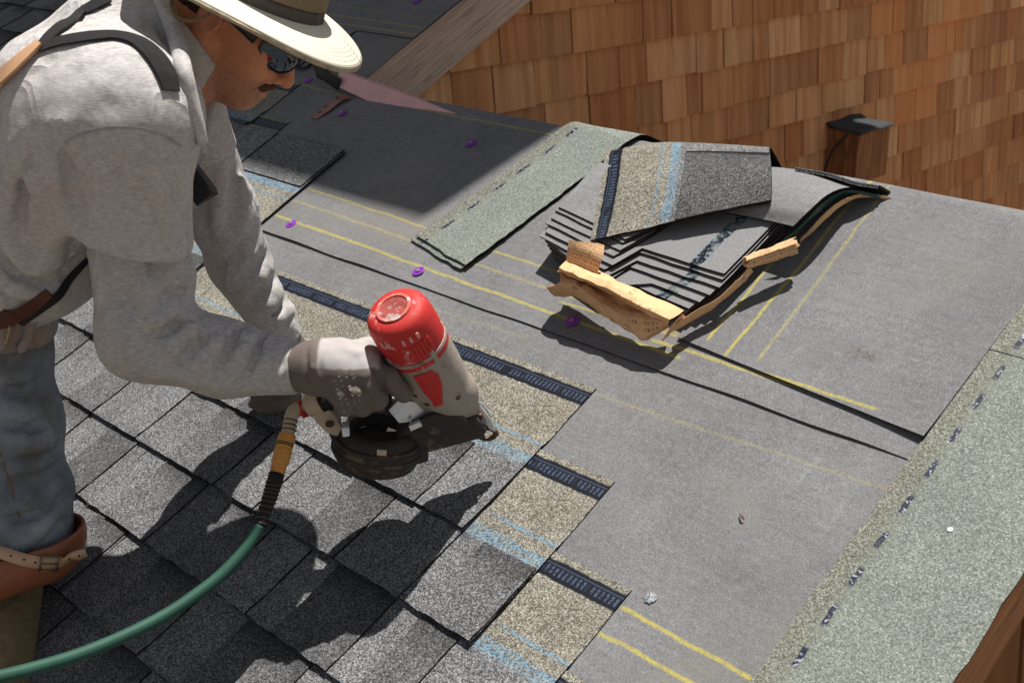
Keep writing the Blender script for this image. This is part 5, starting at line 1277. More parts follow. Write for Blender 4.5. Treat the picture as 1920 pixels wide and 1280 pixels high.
c0 = arr((-0.5481, -0.3693, 0.3165)); V, F = nets(tail_sdf, c0 - .24, c0 + .24, .0055); obj('shirt_tail', V, F, cloth_material('brown_grey_shirt_tail', (.30, .245, .225), .3, 900, .35), person, smooth=True)
g = NG('denim', .95, .1); c = g.coord()
tw = g.noise(g.scale(c, (260, 260, 900)), 1.0, 3.0, .7); wr = g.noise(c, 7.0, 4.0, .6); wn = g.noise(c, 30.0, 4.0, .6)
base = g.ramp(g.math('ADD', g.math('MULTIPLY', wr, .7), g.math('MULTIPLY', wn, .35)), [(.35, (.115, .135, .160)), (.52, (.205, .235, .27)), (.70, (.34, .375, .42))])
base = g.mix(1.0, base, g.math('MULTIPLY_ADD', tw, 1.0, .5), 'MULTIPLY')
base = g.mix(g.math('MULTIPLY', g.smooth(g.noise(c, 12.0, 4.0, .6), .5, .7), .5), base, (.11, .085, .055)); g.col(base)
b = g.bump(g.noise(c, 32.0, 4.0), .5, .006); g.bump(tw, .3, .0006, prev=b); DENIM = g.m
def jean_base(p):
    d = cap_(p, (-0.6533, -0.3956, 0.3491), (-0.6115, -0.4050, 0.2577), .095, .070)
    d = smin(d, cap_(p, (-0.6115, -0.4050, 0.2577), (-0.5877, -0.4237, 0.1275), .070, .080), .05)
    d = smin(d, cap_(p, (-0.5865, -0.4225, 0.1275), (-0.5776, -0.4314, -0.0400), .082, .070), .03)
    d = smin(d, cap_(p, (-0.5828, -0.4333, -0.0559), (-0.7192, -0.6084, -0.0474), .070, .062), .03)
    d = smin(d, cap_(p, (-0.8263, -0.3590, 0.2624), (-0.9314, -0.4334, -0.0892), .105, .075), .05)
    d = smin(d, cap_(p, (-0.9302, -0.4346, -0.0936), (-1.0593, -0.6514, -0.0582), .072, .055), .03)
    d = smin(d, cap_(p, (-0.5642, -0.3934, 0.0173), (-0.5644, -0.4182, -0.0401), .050, .052), .025)
    return d
JF = Folds(jean_base, [
    ([(-0.5207, -0.3840, -0.0032), (-0.4943, -0.4377, -0.0102), (-0.5124, -0.4888, -0.0146)], 0.0117, 0.0282), ([(-0.5274, -0.3819, 0.0125), (-0.5006, -0.4312, 0.0126), (-0.5143, -0.4751, 0.0131)], 0.0072, -0.0307), ([(-0.5225, -0.3765, 0.0405), (-0.5004, -0.4195, 0.0330), (-0.5090, -0.4573, 0.0355)], 0.0108, 0.0256),
    ([(-0.5223, -0.3921, -0.0148), (-0.4951, -0.4129, -0.0190), (-0.5043, -0.4451, -0.0328)], 0.0063, -0.0205), ([(-0.5136, -0.4234, -0.0317), (-0.5164, -0.4737, -0.0349), (-0.5279, -0.5077, -0.0204)], 0.0108, 0.0205), ([(-0.5312, -0.3722, 0.0638), (-0.4954, -0.4247, 0.0691), (-0.5056, -0.4600, 0.0788)], 0.0099, -0.0154),
    ([(-0.5254, -0.3829, 0.1701), (-0.4956, -0.4237, 0.1799), (-0.5068, -0.4564, 0.1959)], 0.0108, 0.0205), ([(-0.5219, -0.3793, 0.1431), (-0.4938, -0.4202, 0.1557), (-0.4981, -0.4599, 0.1741)], 0.0072, -0.0230), ([(-0.5182, -0.3735, 0.1196), (-0.4916, -0.4169, 0.1305), (-0.4931, -0.4544, 0.1478)], 0.0117, 0.0230), ([(-0.5209, -0.3764, 0.0922), (-0.4889, -0.4140, 0.1036), (-0.4933, -0.4437, 0.1130)], 0.0081, -0.0154),
    ([(-0.5294, -0.3833, 0.2308), (-0.5060, -0.4182, 0.2354), (-0.5103, -0.4464, 0.2471)], 0.0108, 0.0154), ([(-0.5221, -0.3886, 0.2083), (-0.5000, -0.4244, 0.2135), (-0.5043, -0.4526, 0.2254)], 0.0081, -0.0154),
    ([(-0.4903, -0.4737, 0.1356), (-0.4926, -0.4680, 0.0956), (-0.5053, -0.4597, 0.0517), (-0.5174, -0.4514, 0.0067)], 0.0027, -0.0090)])
def jean_sdf(p): return jean_base(p) - JF(p) + wav(p, 28, 4) * .0025 + wav(p, 75, 8) * .0012
lo = np.min([arr((-1.0593, -0.6514, -0.0582)), arr((-0.7192, -0.6084, -0.0474)), arr((-0.6381, -0.4207, 0.3588)), arr((-0.5612, -0.4216, -0.0520)), arr((-0.9314, -0.4334, -0.0892))], 0) - .12; hi = np.max([arr((-1.0593, -0.6514, -0.0582)), arr((-0.7192, -0.6084, -0.0474)), arr((-0.8354, -0.3495, 0.2956)), arr((-0.5612, -0.4216, -0.0520)), arr((-0.9314, -0.4334, -0.0892))], 0) + .12
V, F = nets(jean_sdf, lo, hi, .0055); obj('jeans', V, F, DENIM, person, smooth=True)
strap('thigh_seam', [(-0.4903, -0.4737, 0.1356), (-0.4926, -0.4680, 0.0956), (-0.5053, -0.4597, 0.0517), (-0.5190, -0.4521, 0.0083)], .0012, plain('ochre_thread', (.22, .13, .05), .8, .2), jean_sdf, .001, .0008)
BELT = plain('red_brown_leather', (.085, .022, .011), .5, .4, bump=.3)
both = lambda p: np.minimum(np.minimum(jean_sdf(p), tail_sdf(p)), tee_sdf(p))
strap('tool_belt', [(-0.5075, -0.4569, 0.3322), (-0.4921, -0.4399, 0.3348), (-0.4973, -0.4138, 0.3362), (-0.5023, -0.3850, 0.3422), (-0.4991, -0.3604, 0.3532)], [.017, .016, .012, .009, .007], BELT, both, .004, .004)
strap('belt_strap', [(-0.4986, -0.4075, 0.3227), (-0.5033, -0.3752, 0.3344), (-0.5097, -0.3459, 0.3436), (-0.5171, -0.3150, 0.3576), (-0.5261, -0.2803, 0.3811)], [.004, .006, .006, .005, .004], WEB, both, .003, .005)
for a, b in (((-0.4766, -0.4345, 0.3438), (-0.4808, -0.4452, 0.3051)), ((-0.4719, -0.4306, 0.3424), (-0.4660, -0.4302, 0.3325))):
    Q = [snap(a, both, .008)[0], snap(b, both, .008)[0]]; V, F = tube([Q[0], (Q[0] + Q[1]) / 2 + .004, Q[1]], .0016, 6); obj('cord', V, F, plain('frayed_cord', (.40, .30, .19), .9, .1), person, smooth=True)

# leather knee pad with its strap, and the foam cushion
KLE = plain('tan_red_leather', (.30, .105, .05), .42, .4, var=.35, nsc=14, bump=.35, bsc=60)
def knee_sdf(p):
    d = ell_(p, (-0.5424, -0.4089, -0.0496), (.060, .060, .062)); d = smin(d, cap_(p, (-0.5254, -0.4319, -0.0665), (-0.5384, -0.5131, -0.0791), .045, .042), .04)
    d = np.abs(d) - .003
    d = smax(d, -plane_(p, (-0.5193, -0.4342, -0.0408), nrm(arr((-0.5138, -0.4261, -0.1176)) - arr((-0.5283, -0.4332, 0.0043)))), .005)
    return d
c0 = arr((-0.5369, -0.4350, -0.0651)); V, F = nets(knee_sdf, c0 - .17, c0 + .17, .004); kp = obj('knee_pad', V, F, KLE, person, smooth=True)
fk = lambda p: np.minimum(jean_sdf(p), smin(ell_(p, (-0.5424, -0.4089, -0.0496), (.060, .060, .062)), cap_(p, (-0.5254, -0.4319, -0.0665), (-0.5384, -0.5131, -0.0791), .045, .042), .04) - .003)
Q = [snap(p, fk, .004) for p in ((-0.5355, -0.5063, -0.0317), (-0.5166, -0.4908, -0.0379), (-0.4977, -0.4753, -0.0442), (-0.4792, -0.4594, -0.0489), (-0.4703, -0.4392, -0.0559), (-0.4654, -0.4204, -0.0584))]
Q += [(arr((-0.4490, -0.4075, -0.0513)), Q[-1][1]), (arr((-0.4410, -0.3901, -0.0480)), Q[-1][1])]
V, F = ribbon([q_[0] for q_ in Q], [q_[1] for q_ in Q], [.0095, .0095, .0095, .0095, .0095, .009, .0095, .007], .003, 5); ks = obj('knee_strap', V, F, plain('pale_leather', (.56, .36, .235), .55, .35, bump=.3), person, smooth=True)
pb = Q[4][0] + Q[4][1] * .005; tb_ = nrm(Q[5][0] - Q[3][0]); nb_ = nrm(Q[4][1] - tb_ * (Q[4][1] @ tb_)); sb_ = np.cross(nb_, tb_)
BRASS = plain('dull_buckle', (.20, .17, .13), .35, .5, .8)
cr_ = [pb - tb_ * .013 - sb_ * .012, pb + tb_ * .013 - sb_ * .012, pb + tb_ * .013 + sb_ * .012, pb - tb_ * .013 + sb_ * .012]
mb = MB()
for i in range(4): mb.add(*tube([cr_[i], cr_[(i + 1) % 4]], .0016, 8, 1))
mb.add(*tube([pb - tb_ * .013, pb + tb_ * .012 + nb_ * .002], .0012, 8, 1)); mb.obj('buckle', BRASS, ks, smooth=True)
DHOLE = plain('dark_hole', (.03, .02, .015), .9, .1)
for p in ((-0.5027, -0.4795, -0.0426), (-0.4878, -0.4668, -0.0465), (-0.4755, -0.4562, -0.0497), (-0.4496, -0.4160, -0.0516), (-0.4447, -0.4025, -0.0499)):
    x = min(((np.linalg.norm(arr(p) - q_[0]), i) for i, q_ in enumerate(Q)))[1]
    x0, n0_ = (snap(p, lambda z: fk(z) - .0, .0073) if x < 6 else (arr(p) + Q[5][1] * .0035, Q[5][1]))
    obj('strap_hole', *lathe(x0, n0_, [(0, .0017), (.0004, .0017)], 8), DHOLE, ks)
def cush(p):
    P0 = p @ np.array([[1, 0, 0], [0, cs, sn], [0, -sn, cs]]).T - arr((-.575, -.705, .045))
    P0 = np.stack([P0[:, 0] * .8 - P0[:, 1] * .6, P0[:, 0] * .6 + P0[:, 1] * .8, P0[:, 2]], 1)
    q = np.abs(P0) - arr((.20, .17, .018)); rr_ = .028
    return np.linalg.norm(np.maximum(q, 0), axis=1) + np.minimum(q.max(1), 0) - rr_ + wav(p, 22, 2) * .004
cc = R(-.575, -.705, .045); V, F = nets(cush, cc - .34, cc + .34, .007)
cu = obj('foam_cushion', V, F, cloth_material('tan_suede', (.25, .185, .095), .25, 700, .25), smooth=True); setp(cu, 'tan foam cushion under the kneeling roofer at the bottom left', 'cushion')

# work boots, toes tucked under behind the knees
BOOT = plain('brown_boot', (.13, .07, .035), .6, .3, bump=.4)
for (an, k_) in ((arr((-0.7291, -0.6244, -0.0446)), 1), (arr((-1.0671, -0.6655, -0.0557)), 2)):
    dn = -R(0, 0, 1); bk = nrm(arr((-1.0671, -0.6655, -0.0557)) - arr((-0.9302, -0.4346, -0.0936)))
    def boot_sdf(p, an=an, dn=dn, bk=bk):
        d = cap_(p, an - bk * .10, an + bk * .02, .060, .052); d = smin(d, cap_(p, an + bk * .03, an + bk * .05 + dn * .07, .048, .040), .03)
        return np.maximum(d, (p - an) @ bk - .085) + wav(p, 60, 2) * .0015
    V, F = nets(boot_sdf, an - .22, an + .22, .006); obj('boot', V, F, BOOT, person, smooth=True)

# ---- gloves
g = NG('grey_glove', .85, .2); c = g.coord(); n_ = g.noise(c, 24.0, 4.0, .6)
sun_k = g.attr('sunlit').outputs['Fac']; g.col(g.mix(1.0, g.mix(sun_k, (.150, .122, .110), (.40, .375, .375)), g.math('MULTIPLY_ADD', n_, .6, .7), 'MULTIPLY')); b = g.bump(g.noise(g.scale(c, (1, 1, 3)), 520.0, 2.0), .3, .0008); GLOVE = g.m
def glove_base(p):
    d = cap_(p, (-0.1518, -0.1700, 0.2768), (-0.1182, -0.1577, 0.2821), .0335, .0340)
    d = smin(d, cap_(p, (-0.1182, -0.1577, 0.2821), (-0.0872, -0.1210, 0.2702), .0340, .0370), .025)
    d = smin(d, cap_(p, (-0.1175, -0.1226, 0.2863), (-0.0925, -0.0856, 0.2775), .026, .021), .025)
    fing = [[(-0.0737, -0.1122, 0.2780), (-0.0501, -0.0940, 0.2681), (-0.0474, -0.0698, 0.2359)], [(-0.0611, -0.1234, 0.2626), (-0.0599, -0.1089, 0.2373), (-0.1011, -0.0888, 0.2111)],
            [(-0.0684, -0.1405, 0.2562), (-0.0709, -0.1272, 0.2300), (-0.1122, -0.1057, 0.2064)], [(-0.0815, -0.1584, 0.2531), (-0.0819, -0.1467, 0.2313), (-0.1181, -0.1278, 0.2102)]]
    rad = [(.0175, .0155, .0125), (.0170, .0155, .0125), (.0168, .0150, .0120), (.0155, .0135, .0110)]
    f = None
    for (a, b, e), (r0, r1, r2) in zip(fing, rad):
        k = smin(cap_(p, a, b, r0, r1), cap_(p, b, e, r1, r2), .006); f = k if f is None else smin(f, k, .0025)
    d = smin(d, f, .009)
    d = smin(d, smin(cap_(p, (-0.1341, -0.1099, 0.2843), (-0.1312, -0.0641, 0.2792), .019, .0165), cap_(p, (-0.1312, -0.0641, 0.2792), (-0.1311, -0.0316, 0.2553), .0165, .0125), .008), .014)
    return d
GF = Folds(glove_base, [([(-0.1151, -0.1785, 0.3210), (-0.0943, -0.1989, 0.3016), (-0.0996, -0.1926, 0.2681)], .004, -.0035), ([(-0.1082, -0.1709, 0.3222), (-0.0872, -0.1918, 0.3015), (-0.0920, -0.1858, 0.2666)], .004, .0030), ([(-0.1021, -0.1647, 0.3222), (-0.0805, -0.1852, 0.3014), (-0.0849, -0.1805, 0.2632)], .0035, -.0022),
    ([(-0.0686, -0.1258, 0.3044), (-0.0480, -0.1305, 0.2864), (-0.0428, -0.1443, 0.2796)], .006, .0035), ([(-0.0508, -0.1652, 0.2837), (-0.0405, -0.1572, 0.2796), (-0.0392, -0.1377, 0.2849)], .005, -.0030), ([(-0.0403, -0.1532, 0.2863), (-0.0329, -0.1442, 0.2620)], .0035, -.0050), ([(-0.0510, -0.1692, 0.2770), (-0.0437, -0.1602, 0.2527)], .0035, -.0050), ([(-0.0626, -0.1841, 0.2712), (-0.0591, -0.1756, 0.2529)], .0035, -.0035), ([(-0.0447, -0.1234, 0.2931), (-0.0396, -0.1137, 0.2741), (-0.0394, -0.1093, 0.2543)], .004, -.0045),
    ([(-0.0392, -0.1247, 0.2537), (-0.0339, -0.1133, 0.2645)], .003, -.0025), ([(-0.0982, -0.1354, 0.3132), (-0.0729, -0.1277, 0.3085), (-0.0690, -0.0985, 0.2994)], .007, .003)])
def glove_sdf(p): return glove_base(p) - GF(p) + wav(p, 60, 3) * .0010 + wav(p, 190, 5) * .0004
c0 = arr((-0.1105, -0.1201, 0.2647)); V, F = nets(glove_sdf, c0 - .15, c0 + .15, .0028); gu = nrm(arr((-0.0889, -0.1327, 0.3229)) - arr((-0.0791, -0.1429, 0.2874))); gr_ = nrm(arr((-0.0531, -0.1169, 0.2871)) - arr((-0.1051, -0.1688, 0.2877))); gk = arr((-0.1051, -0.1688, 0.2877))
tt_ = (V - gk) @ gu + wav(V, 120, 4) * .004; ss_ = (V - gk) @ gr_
sunlit = sst(tt_, -.001, .0015) * sst(ss_, -.002, .001) * (1 - sst(ss_, .078, .084))  # sunlight on the back of the hand painted as paler glove colour
gl = obj('glove', V, F, GLOVE, person, smooth=True, attrs={'sunlit': sunlit})
# faded stamp on the back of the glove
K0, KX, KY = arr((-0.0916, -0.1624, 0.2913)), arr((-0.0657, -0.1365, 0.2910)), arr((-0.0776, -0.1770, 0.2402))
def SP(x, y): return K0 + (KX - K0) * (x - 618) / 50 + (KY - K0) * (y - 690) / 75
mb = MB(); rr = random.Random(12)
for r_i in range(4):
    for k in range(8):
        if rr.random() < .18: continue
        x = 662 - r_i * 10.5 + k * 2.6 - 4; y = 692 + k * 8.2 + r_i * 7
        for s_ in range(rr.choice([2, 3])):
            a = snap((arr(SP(x + rr.uniform(-3, 3), y + rr.uniform(-2.5, 2.5)))), glove_sdf, .0006); b = snap((arr(SP(x + rr.uniform(-4, 4), y + rr.uniform(-3, 3)))), glove_sdf, .0006)
            if np.linalg.norm(a[0] - b[0]) < .0008: continue
            V, F = ribbon([a[0], b[0]], [a[1], b[1]], .00045, .0003, 1); mb.add(V, F)
mb.obj('stamp', plain('faded_print', (.40, .36, .34), .9, .1), gl)
def glove2_sdf(p):
    d = cap_(p, (-0.4972, 0.0328, 0.1755), (-0.5026, 0.0422, 0.1394), .031, .032)
    d = smin(d, cap_(p, (-0.5026, 0.0422, 0.1394), (-0.5214, 0.0410, 0.0813), .034, .036), .02)
    for a, b, e in (((-0.5314, 0.0317, 0.0771), (-0.5345, 0.0157, 0.0544), (-0.5552, 0.0011, 0.0381)), ((-0.5210, 0.0372, 0.0682), (-0.5238, 0.0231, 0.0428), (-0.5433, 0.0080, 0.0291)), ((-0.5142, 0.0481, 0.0648), (-0.5118, 0.0347, 0.0366), (-0.5298, 0.0186, 0.0237)), ((-0.5107, 0.0598, 0.0684), (-0.5036, 0.0474, 0.0391), (-0.5176, 0.0307, 0.0235))):
        d = smin(d, smin(cap_(p, a, b, .0135, .0125), cap_(p, b, e, .0125, .0105), .006), .006)
    d = smin(d, smin(cap_(p, (-0.5177, 0.0240, 0.1204), (-0.5303, 0.0069, 0.0853), .014, .0125), cap_(p, (-0.5303, 0.0069, 0.0853), (-0.5463, -0.0005, 0.0601), .0125, .0105), .006), .01)
    return d + wav(p, 90, 3) * .001
c0 = arr((-0.5155, 0.0295, 0.0990)); V, F = nets(glove2_sdf, c0 - .14, c0 + .14, .0035); obj('glove', V, F, GLOVE, person, smooth=True)

# phone clipped at the chest
pc = arr((-0.3320, -0.1986, 0.5185)); pf = [arr(k) for k in ((-0.3320, -0.1986, 0.5185), (0.2800, 0.4227, -0.8620), (-0.6805, 0.7207, 0.1324), (0.6771, 0.5495, 0.4894))]
V, F = box(pc, pf[1], pf[2], pf[3], .030, .007, .018, .005, 3)
g = NG('black_glass', .12, .6); g.col((.008, .008, .010)); ph = obj('phone', V, F, g.m, auto=35); setp(ph, 'black phone hanging from the chest of the bent over roofer', 'phone')
V, F = box(pc - pf[2] * .0035 + pf[1] * .0, pf[1], pf[2], pf[3], .0312, .0015, .0192, .001, 2); obj('case_rim', V, F, plain('grey_case', (.05, .05, .055), .4, .5), ph, auto=35)

# ------------------------------------------------------------------ pneumatic coil nailer held by the right glove
GC = arr((-0.0483, -0.0731, 0.3564)); GB = arr((-0.0642, 0.0469, 0.1640)); GA = nrm(GB - GC); GLEN = np.linalg.norm(GB - GC)
h_ = arr((-0.1943, -0.1251, 0.1858)) - arr((-0.0613, -0.0136, 0.2548)); GH = nrm(h_ - GA * (h_ @ GA)); GW = np.cross(GA, GH)
if GW @ (camv - GC) < 0: GW = -GW                     # GW points to the near side
def gp(a, h, w): return GC + GA * a + GH * h + GW * w
def worn(name, col, under, rough=.45, amt=.5, sc=22.0, spec=.4, metal=0.0):
    g = NG(name, rough, spec); c = g.coord(); n_ = g.noise(c, sc, 6.0, .68); n2 = g.noise(c, 160.0, 3.0, .6)
    m = g.smooth(n_, 1 - amt, 1 - amt + .10)
    base = g.mix(1.0, col, g.math('MULTIPLY_ADD', n2, .5, .75), 'MULTIPLY')
    g.col(g.mix(m, base, under)); g.put(g.b.inputs['Roughness'], g.math('MULTIPLY_ADD', n2, .3, rough - .1)); g.b.inputs['Metallic'].default_value = metal
    g.bump(n2, .25, .0008); return g.m
RED = worn('red_tool_plastic', (.50, .025, .022), (.66, .54, .51), .55, .415, 26)
MAG = worn('scuffed_grey_metal', (.33, .29, .25), (.17, .105, .07), .5, .44, 34, .4)
DARK = worn('dusty_black_metal', (.030, .024, .021), (.115, .075, .05), .6, .46, 20)
ALU = worn('bright_aluminium', (.66, .67, .69), (.45, .42, .40), .32, .42, 40, .5, .7)
BRN = worn('oily_brown_steel', (.10, .058, .036), (.24, .16, .11), .5, .46, 40, .5, .4)
CREAMM = worn('cream_painted_metal', (.50, .40, .29), (.24, .15, .09), .5, .42, 40)
RUB = plain('black_rubber', (.014, .013, .013), .7, .3)
gun = empty('nail_gun', gp(GLEN + .07, 0, 0), 'red and grey pneumatic coil nail gun with black round magazine gripped in the near glove', 'nail gun')
pr = [(-.014, .018), (-.0135, .030), (-.011, .0385), (-.004, .0445), (.008, .0470), (.034, .0478), (.055, .0470), (.057, .0440)]
cp = obj('cap', *lathe(gp(0, 0, 0), GA, pr, 40, GH), RED, gun, auto=40)
obj('cap_ring', *lathe(gp(-.0150, 0, 0), GA, [(.0, .0260), (-.0018, .0255), (-.0018, .0215), (0, .0210)], 40, GH), worn('worn_emboss', (.60, .14, .12), (.66, .58, .55), .5, .5, 60), cp, auto=40)
cdir0 = camv - gp(.02, 0, 0); th00 = math.atan2(cdir0 @ GW, cdir0 @ GH)
for k in (0, 1, 3, 4, 5):                              # embossed letters and vents around the cap
    th = th00 - 1.0 + k * .235; dr = GH * math.cos(th) + GW * math.sin(th); tn = np.cross(GA, dr)
    obj('cap_rib', *box(GC + GA * .010 + dr * .0470, GA, tn, dr, .0052, .0022, .0016, .0006, 1), worn('worn_letter', (.62, .27, .24), (.7, .6, .56), .5, .5, 60) if k == 0 else bpy.data.materials['worn_letter'], cp, auto=40)
    for q_ in (.06, .18):
        th = th00 - 1.0 + k * .24 + q_; dr = GH * math.cos(th) + GW * math.sin(th); tn = np.cross(GA, dr)
        obj('cap_rib', *box(GC + GA * .035 + dr * .0476, GA, tn, dr, .014, .0024, .0014, .0006, 1), RED, cp, auto=40)
obj('gasket', *lathe(gp(.0545, 0, 0), GA, [(0, .0455), (.0005, .0485), (.0055, .0490), (.0060, .0455)], 40, GH), MAG, gun, auto=40)
obj('gasket', *lathe(gp(.0605, 0, 0), GA, [(0, .0465), (.0005, .0478), (.009, .0478), (.0095, .046)], 40, GH), RED, gun, auto=40)
for th in (-.5, .75, 2.2, 3.6):
    dr = GH * math.cos(th) + GW * math.sin(th)
    obj('cap_bolt', *lathe(GC + GA * .049 + dr * .0445, GA, [(-.006, .0032), (-.005, .0045), (.022, .0048), (.024, .003)], 12), MAG, gun, auto=40)
# housing: soft tapered body swelling towards the handle
def house(p):
    q = p - GC; a = q @ GA; x = q @ GH; y = q @ GW
    r = np.interp(a, [.066, .12, .17, .205, .228], [.0470, .0465, .0430, .0370, .0240])
    d = np.sqrt(x * x + (y * 1.06) ** 2) - r; d = np.maximum(d * .93, np.maximum(.067 - a, a - .226))
    d = smin(d, cap_(p, gp(.118, .020, 0), gp(.122, .062, .0), .032, .021), .022)
    d = smin(d, cap_(p, gp(.185, -.02, 0), gp(.225, -.018, 0), .026, .018), .015)
    # rail with bolt holes along the handle side
    d = smin(d, cap_(p, gp(.085, .036, .020), gp(.215, .022, .020), .0105, .010), .006)
    for t in (.2, .52, .78): 
        c_ = gp(.085 + .13 * t, .036 - .014 * t, .031); d = smax(d, -cap_(p, c_, c_ + GW * .02, .0042, .0042), .002)
    d = smax(d, -cap_(p, gp(.150, .030, .045), gp(.178, .027, .045), .0055, .0045), .003)
    return d + wav(p, 110, 2) * .0004
c0 = gp(.15, .02, 0); V, F = nets(house, c0 - .125, c0 + .125, .0027); hs = obj('housing', V, F, MAG, gun, smooth=True)
cdir = camv - gp(.14, 0, 0); th0 = math.atan2(cdir @ GW, cdir @ GH)
def hsurf(a, th, off):
    dr = GH * math.cos(th) + GW * math.sin(th); lo_, hi_ = 0.0, .09
    t = np.linspace(.09, .01, 160); X = gp(a, 0, 0) + t[:, None] * dr; i = int(np.argmax(house(X) < 0)); return X[i] + dr * off
rows_ = [(.080, -.02, -.62), (.094, .10, -.62), (.118, .02, -.60), (.138, -.16, -.56), (.155, -.30, -.60)]
G = [[hsurf(a, th0 + t0 + (t1 - t0) * k / 6, .0022) for k in range(7)] for a, t0, t1 in rows_]
V, F, M = slab(G, .004 if np.cross(G[0][-1] - G[0][0], G[-1][0] - G[0][0]) @ cdir > 0 else -.004); obj('side_panel', V, F, RED, gun, auto=50)
for th, a in ((.28, .16), (-1.0, .125), (-.85, .15)):
    obj('bolt', *lathe(hsurf(a, th0 + th, -.001), GH * math.cos(th0 + th) + GW * math.sin(th0 + th), [(0, .0045), (.0018, .0042), (.0022, .002)], 12), BRN, gun, auto=40)
# handle, its end and trigger
V, F = tube([(-0.0628, -0.0126, 0.2457), (-0.0942, -0.0473, 0.2345), (-0.1304, -0.0784, 0.2223), (-0.1622, -0.1038, 0.2070), (-0.1847, -0.1208, 0.1952)], [.026, .0195, .0175, .0180, .0205], 16); obj('handle', V, F, RUB, gun, smooth=True)
e0, e1 = arr((-0.1773, -0.1162, 0.2011)), arr((-0.2020, -0.1340, 0.1863)); ea_ = nrm(e1 - e0)
obj('handle_end', *lathe(e0, ea_, [(0, .0205), (.004, .0215), (.020, .0205), (.026, .0165), (.028, .012)], 24), CREAMM, gun, auto=40)
obj('red_collar', *lathe(arr((-0.1995, -0.1337, 0.1878)), ea_, [(0, .0125), (.001, .0140), (.006, .0140), (.007, .0125)], 20), RED, gun, auto=40)
def prism(name, pts, d0, thick, mat, parent=gun, bev=.0025):
    """flat casting: outline extruded along the near-side axis of the tool"""
    P0 = [arr(p) for p in pts]; n_ = len(P0); w_ = GW * thick / 2
    bm = bmesh.new(); a = [bm.verts.new(p + w_) for p in P0]; b = [bm.verts.new(p - w_) for p in P0]
    bm.faces.new(a); bm.faces.new(list(reversed(b)))
    for i in range(n_): bm.faces.new((a[(i + 1) % n_], a[i], b[i], b[(i + 1) % n_]))
    bmesh.ops.recalc_face_normals(bm, faces=list(bm.faces))
    if bev: bmesh.ops.bevel(bm, geom=list(bm.edges), offset=bev, segments=2, affect='EDGES', profile=.6)
    bm.verts.index_update(); V = [tuple(v.co) for v in bm.verts]; F = [[v.index for v in f.verts] for f in bm.faces]; bm.free()
    return obj(name, V, F, mat, parent, auto=40)
prism('handle_foot', [(-0.1957, -0.1327, 0.1991), (-0.1796, -0.1178, 0.2078), (-0.1585, -0.1099, 0.1895), (-0.1466, -0.1077, 0.1720), (-0.1478, -0.1154, 0.1604), (-0.1633, -0.1238, 0.1651), (-0.1806, -0.1291, 0.1785)], 0, .024, CREAMM)
obj('bolt', *lathe(arr((-0.1486, -0.1281, 0.1774)), GW, [(0, .0065), (.003, .0062), (.0035, .003)], 14), BRN, gun, auto=40)
prism('trigger', [(-0.1009, -0.0611, 0.2140), (-0.0947, -0.0541, 0.2153), (-0.0911, -0.0542, 0.1952), (-0.0952, -0.0611, 0.1902), (-0.1002, -0.0646, 0.1983)], 0, .012, RUB, bev=.0015)
# magazine: round canister with an open top, door, feed arm
O, CF, CL, CN = [arr(k) for k in ((-0.1084, -0.0740, 0.1636), (0.6528, 0.7482, -0.1187), (-0.7477, 0.6615, 0.0583), (0.1221, 0.0507, 0.9912))]
pr = [(-.064, .020), (-.062, .040), (-.055, .058), (-.036, .0675), (-.022, .0665), (-.016, .0600), (-.006, .0560), (.0, .0480), (.0010, .0430), (.0, .0395), (-.006, .0385), (-.040, .0365), (-.044, .020)]
can = obj('magazine', *lathe(O + CF * .004, CN, pr, 48, CF, 1.0, .92), DARK, gun, auto=40)
for z, r in ((-.016, .0640), (-.030, .0690)): obj('magazine_rib', *lathe(O + CF * .004, CN, [(z - .0035, r - .004), (z - .003, r), (z + .002, r), (z + .003, r - .004)], 48, CF, 1.0, .92), DARK, can, auto=40)
G = []
for z, r in ((-.004, .0465), (.010, .0490), (.022, .0485), (.030, .0440)):
    G.append([O + CF * (.004 + r * math.cos(t)) + CL * (r * math.sin(t)) + CN * (z + .004 * math.sin(t * 2)) for t in np.linspace(-.25, 3.25, 30)])
V, F, M = slab(G, .0025); obj('magazine_door', V, F, ALU, gun, smooth=True)
prism('feed_plate', [(-0.0928, -0.0627, 0.1966), (-0.0870, -0.0497, 0.2095), (-0.0753, -0.0324, 0.2058), (-0.0635, -0.0101, 0.1971), (-0.0610, -0.0149, 0.1840), (-0.0689, -0.0413, 0.1783), (-0.0771, -0.0567, 0.1792)], 0, .006, ALU, bev=.001)
prism('latch', [(-0.1278, -0.1226, 0.1799), (-0.1200, -0.1140, 0.1812), (-0.1159, -0.1171, 0.1683), (-0.1232, -0.1252, 0.1669)], 0, .012, ALU, bev=.0015)
obj('latch', *box(O + CF * .010 - CL * .0535 - CN * .010, CF, CN, CL, .0070, .0055, .002, .001, 1), CREAMM, can, auto=40)
prism('frame_leg', [(-0.1618, -0.1246, 0.1693), (-0.1455, -0.1099, 0.1662), (-0.1215, -0.0999, 0.1273), (-0.1223, -0.1036, 0.1223), (-0.1332, -0.1149, 0.1217), (-0.1480, -0.1216, 0.1417)], 0, .018, DARK)
prism('feed_arm', [(-0.0878, -0.0548, 0.1611), (-0.0790, -0.0346, 0.1813), (-0.0634, -0.0085, 0.1863), (-0.0360, 0.0558, 0.1701), (-0.0298, 0.0737, 0.1502), (-0.0333, 0.0635, 0.1383), (-0.0609, -0.0194, 0.1352), (-0.0793, -0.0578, 0.1268)], 0, .034, DARK)
prism('feed_cover', [(-0.0611, -0.0480, 0.1797), (-0.0451, -0.0183, 0.1903), (-0.0290, 0.0256, 0.1773), (-0.0214, 0.0310, 0.1623), (-0.0410, -0.0232, 0.1607)], 0, .008, DARK, bev=.002)
